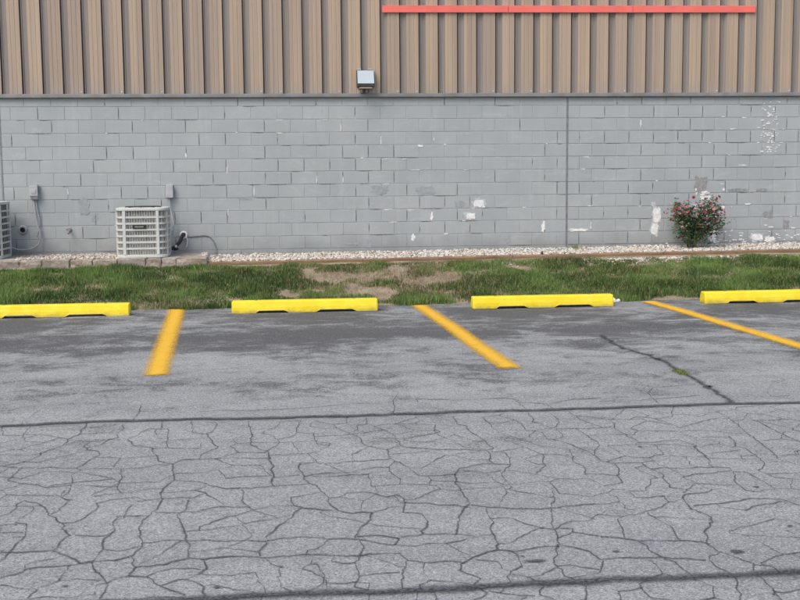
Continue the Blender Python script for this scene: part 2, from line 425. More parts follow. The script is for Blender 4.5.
# ------------------------------------------------------------------ surveyed data
# crack polylines on the paving: (grade, [x, y, ...] in centimetres)
CRACKS = [
(2,[277,-1002,278,-1036,274,-1052,272,-1069,263,-1087,264,-1094]), (1,[263,-1089,254,-1092,238,-1090]), (1,[264,-1094,259,-1106,253,-1114,245,-1119]),
(1.5,[303,-1008,305,-1024,304,-1040,306,-1052,301,-1056,297,-1070]), (2,[287,-1073,291,-1084,298,-1090,301,-1097,298,-1111,294,-1123,292,-1128,296,-1133]),
(2,[296,-1133,293,-1146,296,-1160,297,-1178,296,-1193,303,-1199]), (1.5,[295,-1132,310,-1134,322,-1135,331,-1133,339,-1128,350,-1127]),
(3,[350,-1127,351,-1142,353,-1156,355,-1165,351,-1180,349,-1193]), (2,[313,-1058,318,-1071,322,-1078,332,-1084,334,-1096,338,-1107,340,-1119,350,-1127]),
(2,[350,-1127,355,-1117]), (2,[320,-1135,322,-1149,324,-1166,325,-1182]), (2,[355,-1165,362,-1168,370,-1171,377,-1181,385,-1187,393,-1188]),
(2,[336,-1028,338,-1044,339,-1063,340,-1073]), (1.5,[308,-940,309,-975,308,-996]), (1,[219,-1005,226,-1033]), (2,[330,-1003,332,-1024]), (1.5,[351,-1006,354,-1042]),
(1,[239,-1007,239,-1031,246,-1054]), (1,[239,-1031,259,-1039,273,-1052]), (1.5,[260,-1124,258,-1147,257,-1152,263,-1158,279,-1166,283,-1171]),
(1,[245,-1119,260,-1124,277,-1126,292,-1129]), (1,[313,-1058,319,-1038,324,-1027,336,-1028]), (1,[234,-951,230,-986,231,-998]), (1,[299,-1168,314,-1174,324,-1174]),
(3,[395,-1052,396,-1084,401,-1095,407,-1103,409,-1125,410,-1144,412,-1161,411,-1177,412,-1188]), (1.5,[364,-1048,370,-1070,374,-1088,369,-1098,365,-1107]),
(1,[365,-1118,388,-1120,409,-1122]), (2.5,[427,-1137,426,-1154,429,-1166,429,-1177,434,-1186,437,-1196,440,-1211,443,-1231,445,-1238,454,-1243,463,-1244]),
(1.5,[429,-1168,441,-1162,456,-1162,468,-1156,480,-1154]), (2,[467,-1073,468,-1094,475,-1103,482,-1111,481,-1122,484,-1138,480,-1153,480,-1167,484,-1181]),
(2,[429,-1009,425,-1033,425,-1056,421,-1066]), (1.5,[437,-1057,437,-1072,439,-1091]), (1.5,[462,-1004,461,-1025]),
(1.5,[476,-1009,475,-1027,480,-1040,488,-1061,492,-1090]), (1.5,[468,-1034,466,-1050,460,-1060]), (1,[437,-1012,451,-1032,460,-1060,467,-1073]),
(1.5,[508,-920,500,-955,499,-974,497,-1001]), (1,[391,-1008,395,-1052]), (1,[414,-1015,411,-1035]),
(1,[354,-972,369,-969,391,-974,410,-971,444,-966,467,-957,486,-958,500,-955]), (1,[392,-1188,412,-1187,429,-1185]),
(1.5,[482,-1111,491,-1102,500,-1108,514,-1114,530,-1118,544,-1120]), (1.5,[544,-1120,545,-1131,541,-1143,543,-1152]), (2,[538,-1015,537,-1042]),
(1.5,[522,-1042,519,-1057,520,-1076]), (1,[511,-1011,512,-1028]), (1.5,[543,-1049,543,-1066,547,-1087,548,-1103,550,-1115]),
(1.5,[558,-1022,560,-1047,562,-1071,568,-1082,571,-1094,578,-1110,583,-1116]), (2,[579,-1029,582,-1050,581,-1069]), (1.5,[594,-1010,594,-1027,590,-1043]),
(1.5,[610,-1021,610,-1042,603,-1061]), (2,[590,-1074,589,-1096,597,-1103,602,-1113,606,-1129,609,-1139,609,-1152]), (1.5,[624,-1014,626,-1036,631,-1055]),
(1.5,[616,-1070,618,-1093,619,-1114]), (1.5,[609,-1139,616,-1120,619,-1115]), (2,[577,-1135,574,-1150,573,-1162,566,-1170,564,-1178]),
(1.5,[555,-1129,555,-1141,552,-1159,543,-1178,543,-1189,544,-1205]),
(2.5,[520,-1164,517,-1177,514,-1191,515,-1206,515,-1219,516,-1231,509,-1250,506,-1258,504,-1275,501,-1284]), (1.5,[487,-1142,494,-1166,495,-1175,506,-1173,517,-1175]),
(1,[521,-1161,531,-1156,547,-1155]), (2,[595,-1165,593,-1179,593,-1184,600,-1183]), (1.5,[506,-946,518,-947,519,-962]),
(1.5,[520,-948,544,-956,570,-955,588,-954,596,-963,594,-977,595,-996]), (1.5,[595,-973,615,-980,638,-969,660,-967]), (1,[614,-985,615,-999]), (1,[501,-1178,499,-1194]),
(1,[583,-1116,596,-1124,595,-1144,592,-1158]), (1,[526,-1088,532,-1109,542,-1117]), (5,[752,-633,748,-726,760,-770,764,-811,759,-858]),
(6,[759,-858,760,-889,758,-934,754,-986,751,-1001]), (1.5,[702,-953,699,-973,697,-997]), (1,[702,-953,713,-933,734,-925,752,-922]),
(1,[656,-981,677,-975,687,-981,717,-975,739,-968]), (2,[646,-1051,642,-1078,644,-1093,646,-1107]), (1.5,[666,-1037,678,-1040,682,-1060,686,-1073]),
(2.5,[679,-1123,676,-1141,674,-1160,671,-1172,671,-1176]), (1.5,[608,-1154,615,-1160,615,-1173,611,-1184,608,-1189,608,-1203]), (1.5,[615,-1160,625,-1161]),
(2,[632,-1161,633,-1175,636,-1187,633,-1201,631,-1216]), (1.5,[633,-1176,648,-1175,663,-1175,671,-1176,680,-1179]), (2,[680,-1179,677,-1195,672,-1211,670,-1226]),
(1.8,[729,-1028,731,-1046,728,-1070,726,-1093,724,-1114,722,-1131,720,-1150,717,-1169]), (2,[710,-1101,708,-1116,704,-1127]), (2,[708,-1134,707,-1152,705,-1170]),
(2,[747,-1060,746,-1084,748,-1103,749,-1116,750,-1121]), (1,[645,-1111,659,-1109,674,-1104,677,-1113,680,-1123]), (1,[686,-1073,706,-1059,722,-1049]),
(1.5,[797,-961,790,-981,807,-978]), (1,[699,-1020,692,-1040]), (1,[705,-1170,699,-1181,694,-1189,697,-1203]), (1,[698,-1151,719,-1153,734,-1154]),
(1,[690,-1102,711,-1102]), (2,[294,-1320,303,-1310,317,-1309,328,-1306,331,-1303,340,-1302,347,-1298]), (2.5,[310,-1285,318,-1293,326,-1303,331,-1303]),
(2,[310,-1285,311,-1274,313,-1263,307,-1250,306,-1242,297,-1228,288,-1204,277,-1196,274,-1205,275,-1219]), (2.5,[289,-1296,290,-1279,292,-1260,290,-1254,288,-1240]),
(1.5,[278,-1253,290,-1255]), (1.5,[275,-1219,271,-1225]), (2.5,[332,-1307,335,-1317,342,-1332,342,-1342,342,-1351]),
(2,[331,-1303,334,-1286,331,-1273,335,-1258,332,-1243,333,-1235,344,-1234]), (2.5,[347,-1296,350,-1302,352,-1312,363,-1309,374,-1301,380,-1305]),
(2,[352,-1312,350,-1323,342,-1332]), (2,[350,-1324,360,-1329,366,-1338,373,-1346,377,-1350]), (1.5,[366,-1338,375,-1331,381,-1325]), (1,[375,-1331,382,-1338]),
(3,[366,-1209,366,-1223,363,-1234,365,-1247,371,-1272,373,-1287,374,-1301]), (1.5,[297,-1329,305,-1333,314,-1337,321,-1326,322,-1313]),
(1,[321,-1326,332,-1327,339,-1328]), (1,[303,-1310,301,-1303,305,-1297,313,-1296]), (2,[349,-1190,351,-1205,351,-1226,345,-1245,348,-1265,351,-1281,348,-1297]),
(1.5,[352,-1204,364,-1204,369,-1203,372,-1198]), (1.5,[337,-1198,325,-1201,318,-1206,319,-1220]), (1.2,[319,-1220,316,-1232,312,-1241,306,-1242]),
(1,[351,-1230,363,-1232,374,-1231]), (1,[316,-1263,330,-1265,335,-1258]), (1,[355,-1279,361,-1276,371,-1278]), (1.5,[286,-1284,297,-1285,310,-1284]),
(1.5,[314,-1337,312,-1347]), (1,[334,-1286,346,-1287,351,-1283]), (1.5,[295,-1178,295,-1191,303,-1199,297,-1226]),
(2,[380,-1306,391,-1304,406,-1305,428,-1306,441,-1308,453,-1309,471,-1309]), (4,[407,-1305,407,-1297,410,-1286]),
(2.5,[409,-1277,416,-1258,422,-1248,423,-1239,428,-1232,423,-1226,421,-1211]), (1.5,[428,-1232,443,-1237]), (3,[463,-1244,461,-1257,455,-1269,452,-1284]),
(1.5,[452,-1286,439,-1286,436,-1280,423,-1280,410,-1282,392,-1280,378,-1278]), (2,[439,-1286,434,-1295,429,-1299,428,-1306]),
(2,[453,-1282,462,-1282,472,-1286,473,-1288]), (2,[452,-1286,461,-1291,470,-1295,473,-1288]), (2,[454,-1288,455,-1301,453,-1311,450,-1321,451,-1334,449,-1343,448,-1350]),
(1.5,[451,-1337,458,-1336,469,-1334]), (2,[433,-1319,434,-1325,435,-1335,435,-1344,429,-1352]), (3,[382,-1308,383,-1319,381,-1325]),
(2.5,[384,-1341,386,-1350,386,-1356]), (1.2,[416,-1322,416,-1333,417,-1345,422,-1354]), (1.5,[376,-1257,383,-1249,394,-1240]),
(1,[394,-1240,401,-1230,413,-1227,423,-1226]), (1,[374,-1229,384,-1226,397,-1225,407,-1239]), (1.5,[394,-1191,395,-1215,400,-1228]),
(2,[452,-1206,465,-1207,472,-1216,477,-1214,479,-1226]), (1,[441,-1310,439,-1316,445,-1320]), (1,[409,-1306,412,-1316,417,-1321]), (1,[436,-1344,449,-1344]),
(1,[463,-1244,472,-1237,478,-1235]), (2,[516,-1236,528,-1240,543,-1244,557,-1245,571,-1242,582,-1241]), (1.5,[479,-1228,492,-1230,505,-1235,515,-1240]),
(2,[480,-1214,481,-1231,479,-1246]), (2.5,[479,-1246,488,-1250,489,-1263,488,-1271,485,-1276,485,-1282]), (1,[474,-1285,485,-1282,501,-1284,510,-1287]),
(2.5,[519,-1276,520,-1286,519,-1300,517,-1308]), (2.5,[517,-1308,508,-1313,501,-1319,496,-1325,496,-1333,500,-1341,503,-1345]),
(2,[517,-1308,526,-1310,535,-1307,547,-1306]), (2,[471,-1308,474,-1318,482,-1321,496,-1323]), (2,[473,-1320,471,-1333,469,-1345,468,-1354]),
(2.5,[532,-1259,538,-1269,545,-1277,550,-1280,549,-1290,548,-1299,548,-1303,554,-1309,559,-1315,561,-1326]), (1,[557,-1247,553,-1266,550,-1280]),
(1.5,[551,-1280,561,-1271,573,-1265,579,-1259]), (1.5,[549,-1294,558,-1285,559,-1279,554,-1279]), (1.5,[558,-1285,566,-1290,570,-1293]),
(2.5,[547,-1303,543,-1319,541,-1322,540,-1330,541,-1338,540,-1346,542,-1348]), (2,[522,-1309,525,-1318,525,-1325,524,-1331]),
(2,[524,-1331,517,-1337,515,-1345,515,-1351]), (1,[539,-1332,547,-1334,557,-1339]), (1.5,[481,-1360,481,-1367]), (2,[546,-1359,542,-1374]), (1.5,[528,-1357,524,-1367]),
(1,[504,-1360,513,-1364,522,-1368]), (1.2,[565,-1213,562,-1232,557,-1245]), (2.5,[586,-1268,585,-1279,584,-1288,581,-1296]),
(2,[570,-1294,579,-1298,586,-1304,597,-1305,607,-1305,615,-1307,618,-1312]), (3,[586,-1304,588,-1315,589,-1325,592,-1336,594,-1348,595,-1353]),
(2.5,[604,-1260,606,-1273,609,-1282,607,-1291,606,-1303]), (3,[631,-1236,631,-1245,629,-1256,632,-1263,634,-1270,628,-1284,623,-1293,621,-1303,617,-1310,618,-1321]),
(1.5,[631,-1236,635,-1230,647,-1228]), (1.5,[632,-1250,643,-1248,659,-1245,674,-1241,682,-1245,687,-1257]),
(2,[618,-1321,623,-1330,627,-1341,623,-1350,624,-1358,623,-1367,623,-1373,620,-1378]), (2,[561,-1326,573,-1326,589,-1326,600,-1329,608,-1333]),
(2,[612,-1327,609,-1333,610,-1344,613,-1352]), (1.5,[627,-1341,634,-1342,634,-1351]), (1.5,[597,-1229,595,-1250,604,-1255,615,-1250,621,-1242,622,-1230]),
(1.5,[586,-1268,592,-1261,603,-1259]), (1.2,[621,-1242,630,-1238]), (2,[562,-1328,556,-1343]), (3,[569,-1359,568,-1369,569,-1375]),
(2,[612,-1359,609,-1368,608,-1374,604,-1382]), (1,[622,-1374,634,-1373]), (1.5,[607,-1218,606,-1230,615,-1231,623,-1232]),]
SEAM_FAR = [217, -1004, 279, -999, 356, -999, 425, -1002, 501, -1002, 575, -1002, 649, -1005, 749, -1004, 802, -1007]
SEAM_NEAR = [390, -1357, 425, -1356, 456, -1357, 467, -1356, 510, -1356, 540, -1354, 554, -1353, 576, -1353, 598, -1353, 625, -1353, 643, -1353]
SPOTS = [(6.265, -13.232, 0.034, 0.027), (5.712, -13.164, 0.023, 0.014), (6.667, -12.904, 0.022, 0.017), (6.623, -12.978, 0.012, 0.007), (5.311, -13.253, 0.056, 0.023), (5.267, -13.18, 0.016, 0.008), (3.895, -13.435, 0.019, 0.015), (4.168, -13.208, 0.013, 0.01), (3.25, -13.34, 0.015, 0.012), (6.43, -11.226, 0.016, 0.016), (6.784, -12.21, 0.022, 0.012), (6.367, -13.538, 0.011, 0.009)]
# paint damage on the wall: (x, z, width, height) in metres
PEEL = [(7.26,1.259,.205,.126),(7.125,1.052,.157,.11),(6.493,1.049,.047,.142),(8.307,.86,.063,.173),(8.902,.803,.283,.047),(9.1,.866,.02,.126),(6.189,.712,.063,.126),(6.323,2.173,.094,.039),(10.199,1.031,.142,.283),(10.153,.803,.126,.189),(11.15,.691,.11,.236),(11.9,.647,.205,.11),(12.124,.611,.157,.079),(11.431,2.414,.126,.024),(11.275,2.608,.063,.019),(9.909,2.502,.031,.126),(11.732,1.192,.11,.031),(11.001,1.299,.189,.063),(5.061,2.478,.02,.126),(5.691,2.271,.019,.126),(4.67,1.65,.019,.126),(5.081,1.647,.019,.126),(5.752,1.972,.11,.019),(5.78,1.577,.11,.019),(5.776,1.172,.142,.022),(4.103,2.389,.11,.02),(3.677,1.472,.019,.142),(3.263,1.147,.02,.126),(3.264,1.819,.024,.126),(2.637,2.057,.031,.094),(.815,1.517,.019,.142),(4.107,2.591,.126,.016),(4.811,2.588,.094,.016),(6.537,2.282,.016,.063),(6.055,1.97,.094,.016),(6.229,1.794,.189,.016),(5.886,.972,.22,.016),(6.144,1.16,.142,.016),(12.175,2.394,.094,.019),(11.614,1.83,.189,.019),(12.135,.809,.094,.024),(9.007,1.979,.11,.024),(8.959,1.787,.094,.016),(9.081,1.19,.094,.016),(11.283,1.524,.063,.016)]
BARE_PATCH = [(1.049,1.297,.157,.252),(1.21,1.109,.094,.126),(10.913,1.511,.205,.283),(11.557,1.423,.346,.055),(11.965,1.419,.157,.047),(11.259,1.116,.094,.22),(12.078,1.024,.189,.126),(12.391,.855,.094,.126),(7.733,.674,.079,.126),(5.482,.642,.079,.142),(5.21,.63,.22,.031),(6.952,1.246,.157,.094),(6.388,1.46,.315,.126),(5.667,1.483,.252,.126),(3.534,1.363,.22,.031)]

# ------------------------------------------------------------------ ground and parking lot
g = MB().add([(-600, -600, -.12), (600, -600, -.12), (600, 600, -.12), (-600, 600, -.12)], [(0, 1, 2, 3)])
tag(g.build('ground', M_SOIL), 'bare earth lying below the paving and the building', 'ground', kind='structure')

def lot_z(X, Y):
    e = np.clip(np.minimum(np.minimum(X + 3, 15 - X), np.minimum(Y + 16, -2.9 - Y)), 0, .5) / .5
    return e * (fbm(X * .7 + 40, Y * .7 + 60, 3) - .5) * .02

X0, X1, Y0, Y1, ST = -3.0, 15.0, -16.0, -2.9, .05
gx = np.arange(X0, X1 + .001, ST); gy = np.arange(Y0, Y1 + .001, ST)
GX, GY = np.meshgrid(gx, gy, indexing='ij')
nx, ny = GX.shape

def dense(poly, step=.02, amp=.016):
    """a wandering walk along a traced crack"""
    P = np.array(poly, float).reshape(-1, 2) / 100
    out = []
    for a, b in zip(P[:-1], P[1:]):
        n = max(1, int(np.hypot(*(b - a)) / step))
        out += [a + (b - a) * i / n for i in range(n)]
    out.append(P[-1])
    Q = np.array(out)
    s = np.arange(len(Q)) * step
    r1, r2 = random.random() * 200, random.random() * 200
    win = np.clip(np.minimum(s, s[-1] - s) / .06, 0, 1)      # shared ends stay joined
    Q[:, 0] += win * ((fbm(s * 9 + r1, s * 0 + r2, 3) - .5) * 2.2 + (fbm(s * 34 + r2, s * 0 + r1, 2) - .5) * .9) * amp
    Q[:, 1] += win * ((fbm(s * 8 + r2, s * 0 + r1, 3) - .5) * 4.5 + (fbm(s * 34 + r1, s * 0 + r2, 2) - .5) * 1.6) * amp
    return Q

def in_view(x, y):
    """the stretch of paving whose cracks are traced from the photograph"""
    dx = x - (4.24 + (y + 18.168) * .095)
    return y > -13.75 and abs(dx) < .365 * (y + 18.168) + .05

crk = [(w, dense(p, amp=.034 if w >= 5 else .016)) for w, p in CRACKS]
# finer closed cells (Voronoi) fill the web between the traced cracks and beyond the frame
from mathutils.geometry import delaunay_2d_cdt
near = np.zeros((nx, ny), bool)
for w, P in crk:
    ii = np.clip(((P[:, 0] - X0) / ST).round().astype(int), 2, nx - 3); jj = np.clip(((P[:, 1] - Y0) / ST).round().astype(int), 2, ny - 3)
    for di in (-1, 0, 1):
        for dj in (-1, 0, 1): near[ii + di, jj + dj] = True
seeds = [Vector((-3.3 + i * .24 + (.12 if j % 2 else 0) + random.uniform(-.11, .11), -16.2 + j * .26 + random.uniform(-.12, .12))) for i in range(78) for j in range(25)]
dv, de, df, _, _, _ = delaunay_2d_cdt(seeds, [], [], 0, 1e-6)
cc, emap = [], {}
for fi, f in enumerate(df):
    (ax, ay), (bx, by), (cx, cy) = (dv[i][:] for i in f[:3])
    D = 2 * (ax * (by - cy) + bx * (cy - ay) + cx * (ay - by)) or 1e-9
    cc.append((((ax * ax + ay * ay) * (by - cy) + (bx * bx + by * by) * (cy - ay) + (cx * cx + cy * cy) * (ay - by)) / D,
               ((ax * ax + ay * ay) * (cx - bx) + (bx * bx + by * by) * (ax - cx) + (cx * cx + cy * cy) * (bx - ax)) / D))
    for k_ in range(3):
        e = tuple(sorted((f[k_], f[(k_ + 1) % 3])))
        emap.setdefault(e, []).append(fi)
for e, fs in emap.items():
    if len(fs) < 2: continue
    a, b = cc[fs[0]], cc[fs[1]]
    L = math.hypot(b[0] - a[0], b[1] - a[1])
    if not (.02 < L < .8) or max(a[1], b[1]) > -10.04: continue
    if not all(X0 + .1 < q[0] < X1 - .1 and q[1] > Y0 + .1 for q in (a, b)): continue
    hit = sum(bool(near[int((a[0] + (b[0] - a[0]) * t - X0) / ST), int((a[1] + (b[1] - a[1]) * t - Y0) / ST)]) for t in (.1, .3, .5, .7, .9))
    if hit >= 4 or random.random() < .05: continue
    out = not in_view((a[0] + b[0]) / 2, (a[1] + b[1]) / 2)
    crk.append((random.choice((.8, 1, 1.5, 2) if out else (.4, .6, .8, 1.2)), dense([v * 100 for v in (*a, *b)], amp=.015)))

# a crack rarely stops dead: run loose ends on to the next crack
AP = np.vstack([P for w, P in crk]); AI = np.concatenate([np.full(len(P), i) for i, (w, P) in enumerate(crk)])
for i in range(len(crk)):
    w, P = crk[i]
    if w >= 5 or len(P) < 4: continue
    for end, back in ((P[0], P[min(5, len(P) - 1)]), (P[-1], P[max(-6, -len(P))])):
        if end[1] > -10.15: continue
        d = np.hypot(AP[:, 0] - end[0], AP[:, 1] - end[1])
        oth = AI != i
        if (d[oth] < .03).any(): continue
        dirv = (end - back) / max(np.hypot(*(end - back)), 1e-6)
        fw = ((AP - end) @ dirv) > .25 * d
        ok = oth & fw & (d < .42)
        if not ok.any(): continue
        j = np.argmin(np.where(ok, d, 9))
        crk.append((min(w, 1.2) * .8, dense([v * 100 for v in (*end, *AP[j])], amp=.012)))

def ribbons(name, lines, mat, parent, lift=.004, boost=1.0, vary=.5):
    V, F, UV = [], [], []
    for w, P in lines:
        n = len(P)
        if n < 2: continue
        T = np.gradient(P, axis=0); T /= np.maximum(np.hypot(T[:, 0], T[:, 1])[:, None], 1e-6)
        N = np.stack([-T[:, 1], T[:, 0]], 1)
        hw = w * (1 + boost * np.abs(T[:, 0]) ** 2)
        s = np.concatenate([[0], np.cumsum(np.hypot(*np.diff(P, axis=0).T))])
        hw = hw * (1 - vary / 2 + vary * vnoise(s * 9 + w * 1000 + P[0, 0] * 77, s * 0 + P[0, 1] * 31))
        b = len(V)
        zz = lot_z(P[:, 0], P[:, 1]) + lift
        for i in range(n):
            for sd in (-1, 1):
                V.append((P[i, 0] + N[i, 0] * hw[i] * sd, P[i, 1] + N[i, 1] * hw[i] * sd, zz[i])); UV.append((sd, s[i]))
        for i in range(n - 1):
            F.append((b + 2 * i, b + 2 * i + 1, b + 2 * i + 3, b + 2 * i + 2))
    me = np_mesh(name, np.array(V), np.array(F), mat, quads=True)
    uvl = me.uv_layers.new(name='UVMap')
    uvl.data.foreach_set('uv', np.array(UV, np.float32)[np.array(F).ravel()].ravel())
    return link(name, me, parent)

# stains, wear and dirt along the cracks, kept on the paving mesh
stain = np.zeros_like(GX); wear = np.zeros_like(GX)
band = 1 / (1 + np.exp(-(GY + 6.6) * 1.5))
stain += .20 * band + .18 / (1 + np.exp(-(GY + 8.2) * 1.2)) + .22 / (1 + np.exp(-(GY + 9.95) * 14))
def blob(A, x, y, rx, ry, v):
    A += v * np.exp(-(((GX - x) / rx) ** 2 + ((GY - y) / ry) ** 2))
for b in ((7.15, -4.2, .75, .40, .75), (4.4, -4.4, .9, .55, .65), (4.75, -5.6, 1.3, .6, .5), (1.0, -4.3, 1.0, .5, .55), (1.5, -6.1, .9, .45, .6), (.6, -5.0, .6, .5, .4),
          (10.5, -4.25, 1.1, .45, .75), (8.0, -5.6, .9, .5, .45), (8.9, -6.0, 1.0, .4, .4), (3.7, -5.9, 1.2, .35, .45), (6.0, -6.0, 1.0, .35, .45), (7.8, -4.9, .5, .3, .4),
          (9.6, -4.9, .8, .35, .35), (5.6, -3.3, 3.0, .18, .25), (2.4, -6.6, 1.6, .25, .35), (7.3, -6.9, .6, .5, .3)):
    blob(stain, *b)
for b in ((3.0, -4.4, .8, .5, .6), (7.6, -5.25, 1.8, .09, .65), (9.6, -5.3, 1.6, .08, .65), (6.6, -6.5, 1.6, .10, .5), (8.7, -6.5, 1.8, .10, .5), (8.4, -7.2, .5, .5, .35),
          (2.0, -5.4, 1.2, .12, .5), (3.4, -5.2, .9, .15, .5), (5.2, -5.3, 1.0, .10, .45), (2.0, -7.4, 1.2, .5, .3), (4.8, -7.6, 1.5, .5, .3), (5.3, -4.0, .6, .2, .4), (10.2, -6.8, 1.2, .3, .35)):
    blob(wear, *b)
hist = np.zeros_like(GX)
for w, P in crk:
    ii = np.clip(((P[:, 0] - X0) / ST).round().astype(int), 0, nx - 1); jj = np.clip(((P[:, 1] - Y0) / ST).round().astype(int), 0, ny - 1)
    np.maximum.at(hist, (ii, jj), .25 * w)
for yy in (-10.03, -13.545):
    hist[:, int((yy - Y0) / ST)] = 1.0
for _ in range(2):
    hist = (hist * 2 + np.roll(hist, 1, 0) + np.roll(hist, -1, 0) + np.roll(hist, 1, 1) + np.roll(hist, -1, 1)) / 5
dirt = np.clip(hist * .8, 0, 1)
idx = np.arange(nx * ny).reshape(nx, ny)
V = np.stack([GX.ravel(), GY.ravel(), lot_z(GX, GY).ravel()], 1)
Q = np.stack([idx[:-1, :-1], idx[1:, :-1], idx[1:, 1:], idx[:-1, 1:]], -1).reshape(-1, 4)
far = np.array([(-60, -90, 0), (80, -90, 0), (80, Y1, 0), (-60, Y1, 0)], float)
n0 = len(V)
V = np.vstack([V, far])
cn = [idx[0, 0], idx[-1, 0], idx[-1, -1], idx[0, -1]]
Q = np.vstack([Q, [(n0, n0 + 1, cn[1], cn[0]), (n0 + 1, n0 + 2, cn[2], cn[1]), (n0 + 3, n0, cn[0], cn[3])]])
me = np_mesh('parking_lot', V, Q, M_ASPH, quads=True, smooth=True)
for nm, A in (('stain', stain), ('wear', wear), ('dirt', dirt)):
    attr_float(me, nm, np.concatenate([A.ravel(), np.zeros(4)]))
lot = tag(link('parking_lot', me), 'grey cracked asphalt parking lot with dark oil stains', 'pavement', kind='structure')

WID = lambda w: .0020 * w + .0025
o = ribbons('crack_network', [(WID(w), P) for w, P in crk if w < 5], M_CRACK, lot, .004, 1.1, 1.2)
tag(o, 'web of fine branching cracks in the asphalt', kind='stuff')
o = ribbons('crack', [(.042, np.vstack([P for w, P in crk if w in (5, 6)]))], M_CRACK, lot, .006, .6)
tag(o, 'wide diagonal crack with grass growing in it')
def seam(pts, x0, x1):
    P = np.array(pts, float).reshape(-1, 2)
    return dense([x0 * 100, P[0, 1] + 6] + P.ravel().tolist() + [x1 * 100, P[-1, 1] - 5], .05, .010)
o = ribbons('seam', [(.044, seam(SEAM_FAR, -3, 15))], M_SEAM, lot, .008, .35)
tag(o, 'thin dark paving seam below the parking stripes')
o = ribbons('seam', [(.040, seam(SEAM_NEAR, -3, 15))], M_SEAM, lot, .008, .45)
tag(o, 'rough dark paving seam nearest the viewer')
for x, y, a, b in SPOTS:
    V, UV, F = [(x, y, float(lot_z(np.array(x), np.array(y))) + .006)], [(0, 0)], []
    for k_ in range(14):
        an = 2 * PI * k_ / 14; rr = 1.3 * random.uniform(.85, 1.15)
        V.append((x + a * rr * math.cos(an), y + b * rr * math.sin(an), V[0][2])); UV.append((1, 0)); F.append((0, 1 + k_, 1 + (k_ + 1) % 14))
    me = np_mesh('tar_spot', np.array(V), np.array(F), M_SPOT)
    me.uv_layers.new(name='UVMap').data.foreach_set('uv', np.array(UV, np.float32)[np.array(F).ravel()].ravel())
    link('tar_spot', me, lot)

def stripe(x0, y0, x1, y1, label):
    P = np.stack([np.linspace(x0, x1, 60), np.linspace(y0, y1, 60)], 1)
    o = ribbons('stripe', [(.158, P)], M_STRIPE, None, .009, 0, 0)
    o.name = 'parking_stripe'
    tag(o, label, 'road marking', 'yellow parking stripes')
stripe(2.741, -3.20, 3.052, -8.34, 'orange yellow painted parking stripe between the first and second wheel stops from the left')
stripe(5.915, -3.25, 6.182, -8.30, 'orange yellow painted parking stripe between the second and third wheel stops from the left')
stripe(9.005, -3.30, 9.30, -8.35, 'orange yellow painted parking stripe running out of the right edge')

# ------------------------------------------------------------------ verge, grass, gravel
def sstep(t):
    t = np.clip(t, 0, 1); return t * t * (3 - 2 * t)
def verge_z(X, Y):
    t = (Y + 3.12) / 1.92
    z = .40 * np.clip(t, -.2, 1) + .035 * sstep((Y + 3.1) / .25) + (fbm(X * 1.1, Y * 1.4, 3) - .5) * .06 * sstep(t * 3)
    bed = .44 + .006 * (X - 3) + .02 * sstep((Y + .6) / .6)
    bed = np.where(X < 2.95, .50, bed)
    return np.where(Y > -1.12, bed, np.minimum(z, .375 + .006 * np.maximum(X - 3, 0)))
vx = np.arange(-14, 26.01, .1); vy = np.append(np.arange(-3.4, .02, .06), [.03])
VX, VY = np.meshgrid(vx, vy, indexing='ij')
def bare(X, Y):
    """how bare the verge is, 0 to 1"""
    b = 0
    for x, y, rx, ry, v in ((4.9, -2.3, .5, .28, .8), (5.5, -2.6, .6, .18, .7), (6.5, -2.75, .4, .14, .5), (4.6, -1.9, .35, .18, .5), (5.65, -1.9, .75, .26, .95), (6.2, -2.25, .55, .26, .95), (6.3, -1.45, .8, .16, .6), (4.4, -1.45, 1.6, .12, .55),
                            (4.9, -1.85, .4, .2, .5), (5.3, -2.75, .5, .12, .4), (9.6, -1.95, .35, .12, .5), (11.3, -2.0, .3, .12, .6), (7.6, -1.8, .5, .2, .45), (8.9, -1.28, 2.2, .10, .7),
                            (2.4, -3.02, .35, .10, .9), (7.15, -2.6, .5, .15, .35), (3.6, -2.6, .6, .2, .25), (8.2, -2.9, .8, .1, .4), (1.2, -2.2, .5, .2, .35)):
        b = b + v * np.exp(-(((X - x) / rx) ** 2 + ((Y - y) / ry) ** 2))
    return np.clip(b, 0, 1)
idx = np.arange(VX.size).reshape(VX.shape)
Q = np.stack([idx[:-1, :-1], idx[1:, :-1], idx[1:, 1:], idx[:-1, 1:]], -1).reshape(-1, 4)
me = np_mesh('verge', np.stack([VX.ravel(), VY.ravel(), verge_z(VX, VY).ravel()], 1), Q, M_SOIL, quads=True, smooth=True)
verge = tag(link('verge', me), 'sloping earth bank between parking lot and building', 'verge', kind='structure')

def grass_mesh(name, X, Y, Z, H, W, C, parent=None):
    n = len(X)
    an = rng.uniform(0, 2 * PI, n); lean = rng.normal(0, .62, n); la = rng.uniform(0, 2 * PI, n)
    sx, sy = np.cos(an) * W, np.sin(an) * W
    dx, dy = np.cos(la) * lean * H, np.sin(la) * lean * H
    hz = H * np.sqrt(np.clip(1 - np.minimum(lean ** 2, .8), .2, 1))
    V = np.zeros((n, 5, 3))
    V[:, 0] = np.stack([X - sx, Y - sy, Z - .01], 1); V[:, 1] = np.stack([X + sx, Y + sy, Z - .01], 1)
    mx, my, mz = X + dx * .35, Y + dy * .35, Z + hz * .6
    V[:, 2] = np.stack([mx + sx * .8, my + sy * .8, mz], 1); V[:, 3] = np.stack([mx - sx * .8, my - sy * .8, mz], 1)
    V[:, 4] = np.stack([X + dx, Y + dy, Z + hz], 1)
    b = np.arange(n)[:, None] * 5
    T = np.stack([b + [0, 1, 2], b + [0, 2, 3], b + [3, 2, 4]], 1).reshape(-1, 3)
    me = np_mesh(name, V.reshape(-1, 3), T, M_GRASS, col=np.repeat(C, 5, 0))
    return link(name, me, parent)

